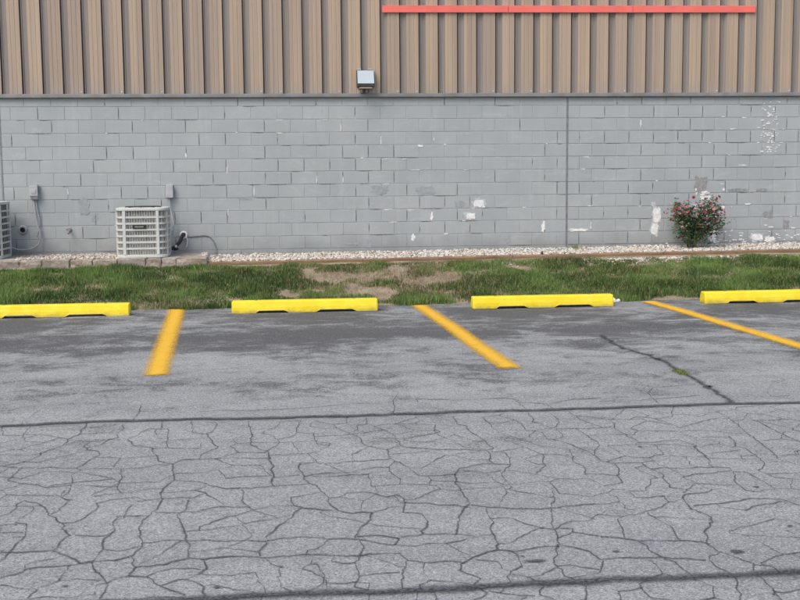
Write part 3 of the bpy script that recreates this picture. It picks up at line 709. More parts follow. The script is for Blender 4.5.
def blade_cols(X, Y, n, dry):
    t = rng.random((n, 1)); c = fbm(X * 2.2 + 9, Y * 2.2, 3)[:, None]
    g1, g2, g3 = np.array([.040, .082, .016]), np.array([.165, .268, .064]), np.array([.25, .32, .13])
    C = g1 + (g2 - g1) * np.clip(t * .75 + (c - .5) * 2.4 + .08, 0, 1)
    C = np.where(rng.random((n, 1)) < .12, g3, C)
    d = (rng.random(n) < dry)[:, None]
    D = np.array([.27, .21, .11]) * (.7 + .6 * rng.random((n, 1)))
    return np.where(d, D, C)
N = 420000
X = rng.uniform(-2.5, 14.0, N); Y = rng.uniform(-3.3, -1.17, N)
B = np.clip(bare(X, Y) * (.30 + 1.35 * fbm(X * 5.5 + 3, Y * 6.5 + 1, 3)), 0, 1)
edge = -3.15 + .24 * (fbm(X * 1.7, X * 0 + 3, 4) - .5) * 2 + .05 * (rng.random(N) - .5)
cl = fbm(X * 3.1 + 30, Y * 3.1 + 8, 3)
keep = (Y > edge) & (rng.random(N) > B * 1.05) & (cl > .16 + .44 * B) & (rng.random(N) < .35 + 1.4 * np.clip(cl - .2, 0, 1))
X, Y, B, cl = X[keep], Y[keep], B[keep], cl[keep]
n = len(X)
H = (.022 + .080 * np.clip(cl - .22, 0, .6) / .5 * rng.uniform(.5, 1.2, n)) * (1 - .35 * B) * (.8 + .5 * fbm(X * .8, Y * .8 + 4, 2))
H *= np.where(Y < -2.9, 1.25, 1.0) * np.where(Y > -1.32, .65, 1.0)
C = blade_cols(X, Y, n, np.clip(.04 + .5 * B + .7 * np.clip(fbm(X * 1.3 + 4, Y * 2 + 2, 3) - .52, 0, 1), 0, 1))
go = grass_mesh('grass', X, Y, verge_z(X, Y), H, rng.uniform(.0022, .0042, n), C)
tag(go, 'green lawn grass with patchy bare spots behind the wheel stops', 'grass', kind='stuff')
# dead thatch lying on the bare soil
n = 9000
X = rng.normal(5.7, 1.1, n); Y = rng.normal(-1.9, .4, n); ok = (Y > -3.0) & (Y < -1.2); X, Y = X[ok], Y[ok]; n = len(X)
th = grass_mesh('dead_grass', X, Y, verge_z(X, Y), rng.uniform(.015, .04, n), rng.uniform(.002, .004, n), np.array([.33, .27, .18]) * rng.uniform(.6, 1.2, (n, 1)))
tag(th, 'straw coloured dead grass thinly covering the bare dirt patch', 'dead grass', kind='stuff')

def tuft(name, x, y, z, nb, r, h, label, dry=.1, parent=None):
    X = rng.normal(x, r, nb); Y = rng.normal(y, r, nb)
    o = grass_mesh(name, X, Y, np.full(nb, z), h * rng.uniform(.5, 1.2, nb), rng.uniform(.002, .004, nb), blade_cols(X, Y, nb, dry), parent)
    return tag(o, label, 'weed')
# tufts along the wide crack
cp = [P for w, P in crk if w == 6][0]
X = np.concatenate([rng.normal(cp[i, 0], .02, 130) for i in range(0, 9)]); Y = np.concatenate([rng.normal(cp[i, 1], .035, 130) for i in range(0, 9)])
n = len(X)
o = grass_mesh('weed', X, Y, np.zeros(n), rng.uniform(.01, .035, n), rng.uniform(.002, .003, n), blade_cols(X, Y, n, .25))
tag(o, 'low green weeds growing in the wide diagonal asphalt crack', 'weed')
tuft('weed', 8.78, -.22, .50, 90, .035, .10, 'small green weed sprouting from white gravel beside the wall joint')
tuft('weed', 4.75, -3.30, .02, 60, .12, .17, 'dry straw stems standing behind the second wheel stop', .95)

# pebbles
ICO = None
bm = bmesh.new(); bmesh.ops.create_icosphere(bm, subdivisions=1, radius=1)
IV = np.array([v.co[:] for v in bm.verts]); IF = np.array([[v.index for v in f.verts] for f in bm.faces]); bm.free()
def pebbles(name, X, Y, Z, R, C, label):
    n = len(X)
    V = IV[None] * (1 + rng.normal(0, .16, (n, len(IV), 1)))
    V = V * np.stack([rng.uniform(.8, 1.4, n), rng.uniform(.7, 1.2, n), rng.uniform(.55, .85, n)], 1)[:, None]
    a = rng.uniform(0, 2 * PI, n); ca, sa = np.cos(a)[:, None], np.sin(a)[:, None]
    t = rng.normal(0, .35, n); ct, s_t = np.cos(t)[:, None], np.sin(t)[:, None]
    y2, z2 = V[..., 1] * ct - V[..., 2] * s_t, V[..., 1] * s_t + V[..., 2] * ct
    x3, y3 = V[..., 0] * ca - y2 * sa, V[..., 0] * sa + y2 * ca
    V = np.stack([x3, y3, z2], -1) * R[:, None, None] + np.stack([X, Y, Z], 1)[:, None]
    T = (IF[None] + (np.arange(n) * len(IV))[:, None, None]).reshape(-1, 3)
    me = np_mesh(name, V.reshape(-1, 3), T, M_PEB, col=np.repeat(C, len(IV), 0))
    return tag(link(name, me), label, 'gravel', kind='stuff')
def pebcol(n, tan):
    base = np.where(rng.random((n, 1)) < tan, np.array([.40, .33, .25]), np.array([.68, .645, .575]))
    base = np.where(rng.random((n, 1)) < .08, np.array([.30, .28, .27]), base)
    return np.clip(base * rng.uniform(.72, 1.12, (n, 1)), 0, .86)
n = 14500
X = rng.uniform(2.85, 14.5, n); Y = -1.03 + rng.random(n) * 1.02
Z = verge_z(X, Y) + rng.uniform(.0, .028, n) + .02 * (fbm(X * 2, Y * 3) - .3)
pebbles('gravel', X, Y, Z, rng.uniform(.012, .026, n), pebcol(n, .24), 'white marble gravel bed along the foot of the block wall')
n = 1900
X = np.concatenate([rng.normal(9.0, 1.35, n - 500), rng.uniform(7.0, 10.5, 500)]); Y = -1.17 - np.abs(rng.normal(0, .13, n)) - .0
pebbles('gravel', X, Y, verge_z(X, Y) + rng.uniform(0, .012, n), rng.uniform(.010, .021, n), pebcol(n, .3), 'spilled pale gravel lying in front of the brown timber edging')
n = 2100
X = rng.uniform(.15, 1.68, n); Y = rng.uniform(-.98, -.02, n)
pebbles('gravel', X, Y, .505 + rng.uniform(0, .03, n), rng.uniform(.012, .024, n), pebcol(n, .5), 'tan gravel between the two air conditioners behind the stone edging')

# ------------------------------------------------------------------ building
bld = empty('building', (5.0, 0, 0))
tag(bld, 'long building with grey painted block wall below tan ribbed metal siding', 'building')
def P_(o):
    o.location = Vector(o.location) - Vector((5.0, 0, 0)); return o
CB, CH = .4064, .2032
ZT = 2.803                       # first bed joint below the flashing
body = P_(MB().box(-10, 22, .19, 16, -.1, 6.3).build('wall_body', M_SIDE, bld))
roof = P_(MB().box(-10.25, 22.25, -.30, 16.2, 6.31, 6.45).build('roof', M_FLASH, bld))

def row_z(r):
    return (ZT - r * CH, min(ZT - (r - 1) * CH, 2.935))
block_cache = {}
def block_mesh(w, h, bev):
    key = (round(w, 3), round(h, 3), bev)
    if key not in block_cache:
        block_cache[key] = MB().box(-w / 2, w / 2, 0, .06, -h / 2, h / 2).mesh('concrete_block', M_BLOCK, bevel=bev)
    return block_cache[key]

def wall_panel(xa, xb, phase, recess, gap, view, label, openness):
    mort = P_(MB().box(xa, xb, recess, .185, -.05, 2.935).build('block_wall', M_MORTAR, bld))
    mort['label'] = label
    rest = MB()
    openj = MB(); 
    def q(x0, x1, z0, z1):
        # a ragged sliver following the joint, just proud of the paint
        yj = -.0016 - random.random() * .0008
        hor = (x1 - x0) > (z1 - z0); L = (x1 - x0) if hor else (z1 - z0); n_ = max(3, int(L / .03))
        up, lo = [], []
        for i in range(n_ + 1):
            t = i / n_; e = min(1, 4 * t, 4 * (1 - t)) * .9 + .1
            a, b = e * random.uniform(.0012, .0058), e * random.uniform(.0012, .0058)
            if hor: up.append((x0 + L * t, yj, (z0 + z1) / 2 + a)); lo.append((x0 + L * t, yj, (z0 + z1) / 2 - b))
            else: up.append(((x0 + x1) / 2 + a, yj, z0 + L * t)); lo.append(((x0 + x1) / 2 - b, yj, z0 + L * t))
        m_ = n_ + 1
        openj.add(up + lo, [(i, i + 1, m_ + i + 1, m_ + i) for i in range(n_)])
    for r in range(0, 14):
        z0, z1 = row_z(r)
        off = phase + (CB / 2 if r % 2 == 0 else 0)
        k0 = math.floor((xa - off) / CB)
        x = off + k0 * CB
        while x < xb - .001:
            bx0, bx1 = max(x, xa + .006), min(x + CB, xb - .006)
            x += CB
            if bx1 - bx0 < .05: continue
            w, h = bx1 - bx0 - gap, z1 - z0 - gap
            cx, cz = (bx0 + bx1) / 2, (z0 + z1) / 2
            if view[0] < cx < view[1] and r <= 11:
                o = link('concrete_block', block_mesh(w, h,   .0034), mort)
                o.location = (cx, random.uniform(-.0012, .0012), cz)
                o.rotation_euler = (random.uniform(-.003, .003), 0, random.uniform(-.002, .002))
            else:
                rest.box(cx - w / 2, cx + w / 2, 0, .06, cz - h / 2, cz + h / 2)
            # joints whose mortar has cracked open
            if view[0] < cx < view[1]:
                p = openness(cx, cz)
                if random.random() < p * .7:
                    a, b = sorted((random.choice((bx0, cx, bx0, bx0 + random.random() * .3)), random.choice((bx1, cx, bx1, bx0 + random.random() * .4))))
                    if b - a > .04: q(a, b, z0 - gap * .42, z0 + gap * .42)
                if random.random() < p * 1.15:
                    a, b = (z0, z1) if random.random() < .6 else (z0 + random.random() * .08, z1 - random.random() * .08)
                    q(bx1 - gap * .42, bx1 + gap * .42, a, b)
    if rest.v:
        o = rest.build('concrete_block_rest', M_BLOCK, mort); tag(o, kind='stuff')
    if openj.v:
        o = openj.build('open_joint', M_OPEN, mort); tag(o, 'dark stepped cracks in the painted joints', kind='stuff')
    return mort

def open_left(x, z):
    n = float(vnoise(np.array(x * .9 + 3), np.array(z * 1.6 + 8)))
    p = .16 + .95 * max(0, n - .36)
    if 5.9 < x < 8.6: p *= .75
    if z < .85: p *= .5
    if z > 2.55: p *= .55
    return p
def open_right(x, z):
    return .42 if x > 9.4 else .28
wl = wall_panel(-.165, 8.694, 0.0, .0048, .0085, (-.3, 8.8), 'grey painted block wall between the two control joints', open_left)
wr = wall_panel(8.700, 17.6, .3666, .0070, .0095, (8.6, 13.3), 'grey painted block wall right of the vertical control joint', open_right)
wf = wall_panel(-9.9, -.171, .1, .0042, .0055, (-50, -49), 'grey painted block wall past the left control joint', open_left)
wg = wall_panel(17.606, 21.9, .2, .0085, .0085, (-50, -49), 'grey painted block wall far to the right', open_right)
for x in (-.168, 8.697):
    P_(MB().box(x - .012, x + .012, -.004, .02, .40, 2.93).build('control_joint', M_GREYDK, bld))

# peeled paint
def ragged(mb, x, z, w, h, y=-.0032, n=16, rough=.20, boxy=.75):
    P = []; y -= random.random() * .0018
    ph = random.uniform(0, 6)
    for i in range(n):
        a = 2 * PI * i / n
        c, s = math.cos(a), math.sin(a)
        e = max(abs(c), abs(s)) ** -boxy
        rr = e * (1 + random.uniform(-rough, rough))
        P.append((x + c * rr * w / 2, z + s * rr * h / 2))
    V = [(px, y, pz) for px, pz in P] + [(px, y + .004, pz) for px, pz in P]
    F = [tuple(range(n))] + [(i, (i + 1) % n, n + (i + 1) % n, n + i) for i in range(n)]
    mb.add(V, F)
small = {0: MB(), 1: MB()}
for x, z, w, h in PEEL:
    wall = wl if x < 8.697 else wr
    if w > .1 and h > .07:
        w, h = w * .86, h * .82
        mb = MB(); ragged(mb, x, z, w, h)
        for _ in range(4): ragged(mb, x + random.uniform(-.6, .6) * w, z + random.uniform(-.6, .6) * h, w * random.uniform(.15, .4), h * random.uniform(.15, .4), -.0045, 9)
        rg_ = MB(); ragged(rg_, x + random.uniform(-.02, .02), z, w * 1.18, h * 1.16, -.0008, 18, .3); 
        for _ in range(3): ragged(rg_, x + random.uniform(-.8, .8) * w, z + random.uniform(-.8, .8) * h, w * .5, h * .4, -.0008, 12, .35)
        o = mb.build('peeled_patch', M_PEEL, wall); rg_.build('thin_paint', M_RING, wall)
    else:
        ragged(small[wall is wr], x, z, w * (.62 if w < .032 else .9), h * (.62 if h < .032 else .85), n=14, rough=.45)
for _ in range(85):                                   # white speckle column near the right end
    x, z = random.gauss(12.08, .09), random.uniform(2.0, 2.86)
    ragged(small[1], x, z, random.uniform(.01, .05), random.uniform(.006, .026), n=8, rough=.4)
for _ in range(55):                                   # flaking near the ground at the right
    x, z = random.uniform(11.2, 12.6), .54 + abs(random.gauss(0, .12))
    ragged(small[1], x, z, random.uniform(.012, .07), random.uniform(.006, .022), n=8, rough=.4)
for _ in range(14):                                   # around the bush
    x, z = random.uniform(10.8, 11.35), random.uniform(.9, 1.45)
    ragged(small[1], x, z, random.uniform(.02, .10), random.uniform(.015, .05), n=9)
for _ in range(26):                                   # stray chips along the joints
    r = random.randint(1, 11); x = random.uniform(.2, 13); z = row_z(r)[0]
    ragged(small[x > 8.697], x, z + random.uniform(-.004, .004), random.uniform(.015, .07), random.uniform(.008, .016), n=8)
for i, w in ((0, wl), (1, wr)):
    tag(small[i].build('peeled_paint', M_PEEL, w), 'small white flecks where the grey paint has peeled', kind='stuff')
dk = {0: MB(), 1: MB()}
for x, z, w, h in BARE_PATCH:
    ragged(dk[x > 8.697], x, z, w, h, -.0022, 18, .3)
for i, w in ((0, wl), (1, wr)):
    tag(dk[i].build('worn_paint', M_BARE if i else M_CHIP, w), 'dull worn patches in the grey paint', kind='stuff')

# flashing between block and siding
fm = MB()
prof = [(-.002, 2.932), (-.050, 2.936), (-.056, 2.946), (-.050, 2.985), (-.046, 2.996), (.012, 3.002), (.012, 2.936)]
xs = [-10 + i * .8 for i in range(41)]
n = len(prof)
for i, x in enumerate(xs):
    for y, z in prof:
        sag = .006 * math.sin(x * .9) + (.008 if 9.6 < x < 10.6 else 0)
        fm.v.append((x, y - abs(sag) * (1 if y < -.01 else 0), z))
for i in range(len(xs) - 1):
    for j in range(n):
        fm.f.append((i * n + j, i * n + (j + 1) % n, (i + 1) * n + (j + 1) % n, (i + 1) * n + j))
P_(fm.build('flashing', M_FLASH, bld))

# ribbed metal siding, one strip for each rib
RP = .3048
prof = [(0, -.038), (.002, .024), (.019, .024), (.022, -.014), (.034, -.014), (.040, -.003), (.080, -.003), (.118, -.034), (.124, -.038),
        (.164, -.038), (.171, -.033), (.179, -.038), (.232, -.038), (.239, -.033), (.247, -.038), (RP, -.038)]
pm = MB()
for z in (2.998, 6.31):
    pm.v += [(x, y, z) for x, y in prof]
for i in range(len(prof) - 1):
    pm.f.append((i, i + 1, len(prof) + i + 1, len(prof) + i))
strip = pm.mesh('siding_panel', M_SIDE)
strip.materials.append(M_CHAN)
for i_ in range(7): strip.polygons[i_].material_index = 1  # slot and recess faces take the painted-in shade colour
side = P_(MB().box(-10, 22, .030, .185, 3.003, 6.30).build('siding_backing', M_FLASH, bld))
side['label'] = 'tan ribbed metal siding above the block wall'
rest = MB()
k0 = -32
for k_ in range(k0, 72):
    x = -.105 + k_ * RP
    if -1.5 < x < 14.2:
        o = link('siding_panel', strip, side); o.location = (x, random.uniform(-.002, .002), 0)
    else:
        b = len(rest.v)
        rest.v += [(vx_ + x, vy_, vz_) for vx_, vy_, vz_ in pm.v]
        rest.f += [tuple(i + b for i in f) for f in pm.f]
tag(rest.build('siding_panel_rest', M_SIDE, side), kind='stuff')
scr = MB()
for k_ in range(-4, 46):
    if random.random() < .45: continue
    x = -.105 + k_ * RP + .275
    scr.tube([(x, -.036, 3.03), (x, -.046, 3.03)], .008, 6)
tag(scr.build('siding_screw', M_WHT, side), kind='stuff')

red = empty('red_trim_band', (5.72, -.04, 4.24))
tag(red, 'thin red horizontal band mounted across the tan metal siding', 'trim band')
zz = lambda x: 4.238 + (x - 5.7) * .0042
for a, b in ((5.725, 7.716), (7.722, 9.726), (9.732, 11.748)):
    mb = MB().add([(a, -.075, zz(a)), (b, -.075, zz(b)), (b, -.075, zz(b) + .108), (a, -.075, zz(a) + .108),
                   (a, -.041, zz(a)), (b, -.041, zz(b)), (b, -.041, zz(b) + .108), (a, -.041, zz(a) + .108)],
                  [(0, 1, 2, 3), (4, 7, 6, 5), (0, 4, 5, 1), (1, 5, 6, 2), (2, 6, 7, 3), (3, 7, 4, 0)])
    o = mb.build('segment', M_RED, red, bevel=.003); o.location = -red.location

# ------------------------------------------------------------------ wall light
wlt = empty('wall_light', (5.45, -.05, 3.088))
tag(wlt, 'square pale wall pack light mounted low on the tan siding', 'wall light')
W = .135
hs = MB()
pr = [(.02, .262), (-.075, .258), (-.165, .045), (-.165, .005), (.02, .0)]
hs.v = [(sx_ * W, y, z) for sx_ in (-1, 1) for y, z in pr]
hs.f = [tuple(range(5)), tuple(range(5, 10))] + [(i, (i + 1) % 5, 5 + (i + 1) % 5, 5 + i) for i in range(5)]
hs.build('housing', M_BRONZE, wlt, bevel=.006)
ln = MB()
n_ = Vector((0, -.245, -.09)).normalized() * 1
a, b = Vector((0, -.0785, .252)), Vector((0, -.1665, .048))
for sgn in (-1, 1):
    ln.v += [(sgn * (W - .006), a.y - .008, a.z + .004), (sgn * (W - .006), b.y - .008, b.z), (sgn * (W - .006), b.y + .004, b.z), (sgn * (W - .006), a.y + .004, a.z)]
ln.f = [(0, 1, 5, 4), (0, 3, 2, 1), (4, 5, 6, 7), (1, 2, 6, 5), (0, 4, 7, 3), (3, 7, 6, 2)]
ln.build('front_cover', M_LAMP, wlt, bevel=.003)
MB().box(-.10, .10, -.150, -.03, -.026, -.001).build('diffuser', M_LENS, wlt, bevel=.004)
for x in (-.10, .075):
    MB().box(x - .035, x + .035, -.05, -.005, .264, .285).build('bracket', M_GREYBOX, wlt, bevel=.004)
for x in (-.055, .02):
    MB().tube([(x, -.02, .0), (x, -.02, -.085)], .014, 8).build('conduit', M_LENS, wlt, smooth=True)

# ------------------------------------------------------------------ stone and timber edging, pads
st = empty('stone_edging', (1.3, -1.1, .4))
tag(st, 'row of rough tan edging stones in front of the air conditioners', 'edging')
joints = [-2.6, -2.2, -1.85, -1.45, -1.1, -.72, -.36, -.06, .30, .62, 1.02, 1.345, 1.70, 2.11, 2.335, 2.555]
def rough_stone(a, b, y0, y1, z0, z1):
    bm = bmesh.new()
    bmesh.ops.create_cube(bm, size=1)
    for v in bm.verts:
        v.co = Vector((a + (v.co.x + .5) * (b - a), y0 + (v.co.y + .5) * (y1 - y0), z0 + (v.co.z + .5) * (z1 - z0)))
    bmesh.ops.bevel(bm, geom=bm.edges[:], offset=.014, segments=1, affect='EDGES')
    bmesh.ops.subdivide_edges(bm, edges=[e for e in bm.edges if e.calc_length() > .09], cuts=2, use_grid_fill=True)
    for v in bm.verts:
        v.co += Vector((random.gauss(0, .0035), random.gauss(0, .006), random.gauss(0, .0035)))
    me = bpy.data.meshes.new('edging_stone'); bm.to_mesh(me); bm.free(); me.materials.append(M_STONE)
    return me
for a, b in zip(joints[:-1], joints[1:]):
    o = link('edging_stone', rough_stone(a + .004, b - .004, -1.17 + random.uniform(-.01, .01), -.98, .36, .528 + random.uniform(-.008, .006)), st)
    o.location = -st.location
o = link('edging_stone', rough_stone(2.562, 3.00, -1.185, -.72, .36, .532), st); o.location = -st.location

te = empty('timber_edging', (7, -1.1, .4))
tag(te, 'long weathered brown timber edging along the white gravel bed', 'edging')
def tz(x): return .462 + (x - 3.0) * .0062
for a, b in ((3.02, 5.30), (5.31, 7.58), (7.59, 9.93), (9.94, 12.30), (12.31, 14.7)):
    mb = MB()
    ns = 8
    for i in range(ns + 1):
        x = a + (b - a) * i / ns; j = random.uniform(-.006, .006)
        for y, z in ((-1.145, -.09), (-1.148, -.012), (-1.135, 0), (-1.065, 0), (-1.055, -.012), (-1.055, -.09)):
            mb.v.append((x, y + j, tz(x) + z + j * .5))
    for i in range(ns):
        for q_ in range(6):
            mb.f.append((i * 6 + q_, i * 6 + (q_ + 1) % 6, (i + 1) * 6 + (q_ + 1) % 6, (i + 1) * 6 + q_))
    mb.f += [tuple(range(6)), tuple(range(ns * 6, ns * 6 + 6))]
    o = mb.build('timber', M_TIMB, te); o.location = -te.location
sk = MB().tube([(8.05, -1.10, .40), (8.05, -1.10, .545)], .012, 6)
o = sk.build('stake', M_DARK, te); o.location = -te.location

def pad(x0, x1, y0, y1, z1, label):
    o = MB().box(x0, x1, y0, y1, .36, z1).build('equipment_pad', M_CONC, bevel=.012)
    tag(o, label, 'pad', 'pads under the air conditioners')
pad(1.66, 2.90, -.976, -.06, .530, 'low concrete pad under the air conditioner with a dark nameplate')
pad(-1.0, .26, -.976, -.10, .535, 'low concrete pad under the air conditioner cut by the left edge')

# ------------------------------------------------------------------ air conditioners
def rrect(w, d, r, n=6):
    P = []
    for cx, cy, a0 in ((w / 2 - r, d / 2 - r, 0), (-w / 2 + r, d / 2 - r, PI / 2), (-w / 2 + r, -d / 2 + r, PI), (w / 2 - r, -d / 2 + r, 1.5 * PI)):
        for i in range(n + 1):
            a = a0 + PI / 2 * i / n
            P.append((cx + r * math.cos(a), cy + r * math.sin(a)))
    return P
def ringband(w, d, r, z0, z1, t):
    mb = MB(); O = rrect(w, d, r); I = rrect(w - 2 * t, d - 2 * t, max(.01, r - t)); n = len(O)
    mb.v = [(x, y, z0) for x, y in O] + [(x, y, z1) for x, y in O] + [(x, y, z0) for x, y in I] + [(x, y, z1) for x, y in I]
    for i in range(n):
        j = (i + 1) % n
        mb.f += [(i, j, n + j, n + i), (2 * n + j, 2 * n + i, 3 * n + i, 3 * n + j), (n + i, n + j, 3 * n + j, 3 * n + i), (j, i, 2 * n + i, 2 * n + j)]
    return mb
def solid(w, d, r, z0, z1):
    mb = MB(); O = rrect(w, d, r); n = len(O)
    mb.v = [(x, y, z0) for x, y in O] + [(x, y, z1) for x, y in O]
    mb.f = [tuple(range(n)), tuple(range(n, 2 * n))] + [(i, (i + 1) % n, n + (i + 1) % n, n + i) for i in range(n)]
    return mb
def air_conditioner(loc, w, d, h, rows, mat, coil, label, badge, barh, wire=.052):
    t = empty('air_conditioner', loc)
    tag(t, label, 'air conditioner', 'outdoor air conditioning units')
    R_ = .13
    solid(w + .004, d + .004, R_, 0, .045).build('base_pan', mat, t, bevel=.006)
    solid(w - .10, d - .10, R_ - .04, .046, h - .046).build('coil', coil, t)
    cap = solid(w + .012, d + .012, R_, h - .045, h).build('top_cap', mat, t, bevel=.010, seg=2)
    gr = MB()
    for rr in (.06, .11, .16, .21, .26):
        gr.tube([(rr * math.cos(a), rr * math.sin(a), h + .012) for a in [2 * PI * i / 28 for i in range(29)]], .004, 5, False)
    for i in range(8):
        a = 2 * PI * i / 8; gr.tube([(.05 * math.cos(a), .05 * math.sin(a), h + .016), (.27 * math.cos(a), .27 * math.sin(a), h + .004)], .004, 5)
    gr.build('fan_grille', M_DARK, cap)
    zs = [.045 + (h - .09) * i / rows for i in range(rows + 1)]
    for i, z in enumerate(zs[1:-1]):
        ringband(w, d, R_, z - barh / 2, z + barh / 2, .012).build('louver', mat, t)
    # corner posts
    e = .022
    for px, py, sx_, sy_ in [(s * (w / 2 - R_), q * (d / 2 - .007), e, .012) for s in (-1, 1) for q in (-1, 1)] + [(s * (w / 2 - .007), q * (d / 2 - R_), .012, e) for s in (-1, 1) for q in (-1, 1)]:
        MB().box(px - sx_, px + sx_, py - sy_, py + sy_, .046, h - .046).build('post', mat, t, bevel=.003)
    # vertical guard wires
    wi = MB(); O = rrect(w - .03, d - .03, R_ - .015, 3); n = len(O)
    for i in range(n):
        a, b = Vector(O[i]), Vector(O[(i + 1) % n]); L = (b - a).length; m_ = max(1, round(L / wire))
        for q_ in range(m_):
            p = a + (b - a) * q_ / m_
            wi.tube([(p.x, p.y, .046), (p.x, p.y, h - .046)], .0048, 5, False)
    tag(wi.build('guard_wire', M_WIRE, t), kind='stuff')
    if badge:
        b_ = MB().box(-.10, .10, -d / 2 - .014, -d / 2 - .001, h * .585, h * .585 + .056).build('nameplate', M_DARK, t, bevel=.004)
        lg = MB()
        for i in range(6):
            lg.box(-.066 + i * .022, -.052 + i * .022, -d / 2 - .0155, -d / 2 - .0135, h * .585 + .02, h * .585 + .036)
        lg.build('mark', M_GREYBOX, b_)
        b_.location.x = -.02
    return t
air_conditioner((2.035, -.655, .532), .745, .69, .738, 7, M_WHITE, M_COIL, 'off white square air conditioner with a dark nameplate on its louvers', True, .028, .036)
air_conditioner((-.435, -.60, .537), .86, .80, .84, 8, M_WHITE, M_COILD, 'tall off white louvered air conditioner cut off by the left edge', False, .026, .12)

# ------------------------------------------------------------------ wall fittings
def disconnect(x0, x1, z0, z1, label, lid):
    t = empty('electrical_box', ((x0 + x1) / 2, 0, z0))
    tag(t, label, 'electrical box', 'electrical disconnect boxes on the block wall')
    w, h = x1 - x0, z1 - z0
    MB().box(-w / 2, w / 2, -.085, .0, 0, h).build('box', M_GREYBOX, t, bevel=.006)
    if lid:
        l = MB().box(-w / 2 - .006, w / 2 + .006, -.102, -.087, .05, h + .006).build('lid', M_GREYBOX, t, bevel=.006)
        MB().box(-w * .30, w * .30, -.108, -.1025, .09, h - .05).build('raised_panel', M_GREYBOX, l, bevel=.004)
        MB().box(-w / 2 + .01, w / 2 - .01, -.098, -.086, .022, .042).build('latch', M_GREYDK, l)
        MB().box(w / 2 - .018, w / 2 + .010, -.060, -.02, h * .55, h + .02).build('side_hasp', M_GREYDK, t)
    else:
        l = MB().box(-w / 2 - .004, w / 2 + .004, -.098, -.087, -.004, h + .004).build('lid', M_GREYBOX, t, bevel=.005)
        MB().box(-w / 2 - .012, -w / 2 - .001, -.08, -.0, .02, h).build('hinge_rail', M_GREYDK, t)
    return t
disconnect(.258, .372, 1.392, 1.598, 'grey electrical box with raised lid above the tan gravel', True)
disconnect(2.318, 2.425, 1.40, 1.602, 'plain grey electrical box right above the conduit of the nameplate air conditioner', False)

def hose(name, pts, r, mat, label, cat, sub=5, group=None):
    o = MB().tube(spline(pts, sub), r, 8).build(name, mat, smooth=True)
    return tag(o, label, cat, group)
hose('conduit', [(.30, -.045, 1.40), (.315, -.05, 1.20), (.345, -.07, 1.0), (.385, -.08, .86), (.36, -.09, .72), (.27, -.12, .645), (.14, -.2, .625), (.02, -.30, .66), (-.08, -.36, .74), (-.12, -.40, .80)], .0135, M_COND,
     'long looping grey flexible conduit hanging below the box with raised lid', 'conduit')
hose('cable', [(.325, -.035, 1.40), (.35, -.035, 1.22), (.375, -.035, 1.02), (.345, -.035, .88), (.32, -.03, .82)], .009, M_COND,
     'short thin grey cable hanging beside the looping conduit', 'cable')
hose('conduit', [(2.365, -.05, 1.405), (2.372, -.05, 1.27), (2.40, -.07, 1.12), (2.425, -.12, .98), (2.42, -.22, .86), (2.39, -.30, .77)], .0135, M_COND,
     'short grey flexible conduit running down to the nameplate air conditioner', 'conduit')
ls = empty('refrigerant_line', (2.56, -.03, .80))
tag(ls, 'black insulated refrigerant pipe entering the wall through a white collar', 'pipe')
def PL(o, base): o.location = -base.location; return o
PL(MB().tube(spline([(2.565, .0, .815), (2.55, -.07, .80), (2.52, -.13, .72), (2.47, -.20, .66), (2.42, -.27, .625), (2.36, -.33, .615)], 5), .028, 10).build('insulation', M_DARK, ls, smooth=True), ls)
co = MB()
co.tube([(2.565 + .046 * math.cos(a), -.012, .812 + .046 * math.sin(a)) for a in [2 * PI * i / 20 for i in range(21)]], .016, 8, False)
PL(co.build('collar', M_WHT, ls, smooth=True), ls)
PL(MB().tube(spline([(2.60, -.02, .80), (2.622, -.03, .74), (2.618, -.03, .66), (2.60, -.03, .62)], 4), .006, 6).build('wire', M_WHT, ls, smooth=True), ls)
vb = MB().tube([(2.44, -.36, .612), (2.49, -.36, .618)], .026, 8)
vb.tube([(2.49, -.36, .618), (2.512, -.36, .62)], .016, 8)
PL(vb.build('valve', M_DARK, ls, smooth=True), ls)
PL(MB().tube([(2.475, -.365, .64), (2.475, -.375, .672)], .018, 8).build('valve_cap', M_WHT, ls, smooth=True), ls)
hose('cable', [(2.58, -.012, .795), (2.68, -.012, .785), (2.80, -.012, .795), (2.90, -.012, .80), (2.97, -.015, .775), (3.03, -.02, .70), (3.06, -.03, .60), (3.07, -.04, .50)], .0075, M_GREYDK,
     'thin dark cable running along the wall and dropping into white gravel', 'cable')

hp = empty('wall_pipe', (.109, 0, .922))
tag(hp, 'open black pipe end set in a grey ring low on the wall', 'pipe')
rg = MB().tube([(.052 * math.cos(a), -.004, .052 * math.sin(a)) for a in [2 * PI * i / 24 for i in range(25)]], .022, 8, False).build('sealant_ring', M_COND, hp, smooth=True)
pp = MB(); N_ = 16
for rr, yy in ((.036, -.004), (.036, -.035), (.028, -.035), (.028, -.002)):
    pp.v += [(rr * math.cos(2 * PI * i / N_), yy, rr * math.sin(2 * PI * i / N_)) for i in range(N_)]
for q_ in range(3):
    for i in range(N_):
        pp.f.append((q_ * N_ + i, q_ * N_ + (i + 1) % N_, (q_ + 1) * N_ + (i + 1) % N_, (q_ + 1) * N_ + i))
pp.f.append(tuple(range(3 * N_, 4 * N_)))
pp.build('pipe', M_DARK, hp)

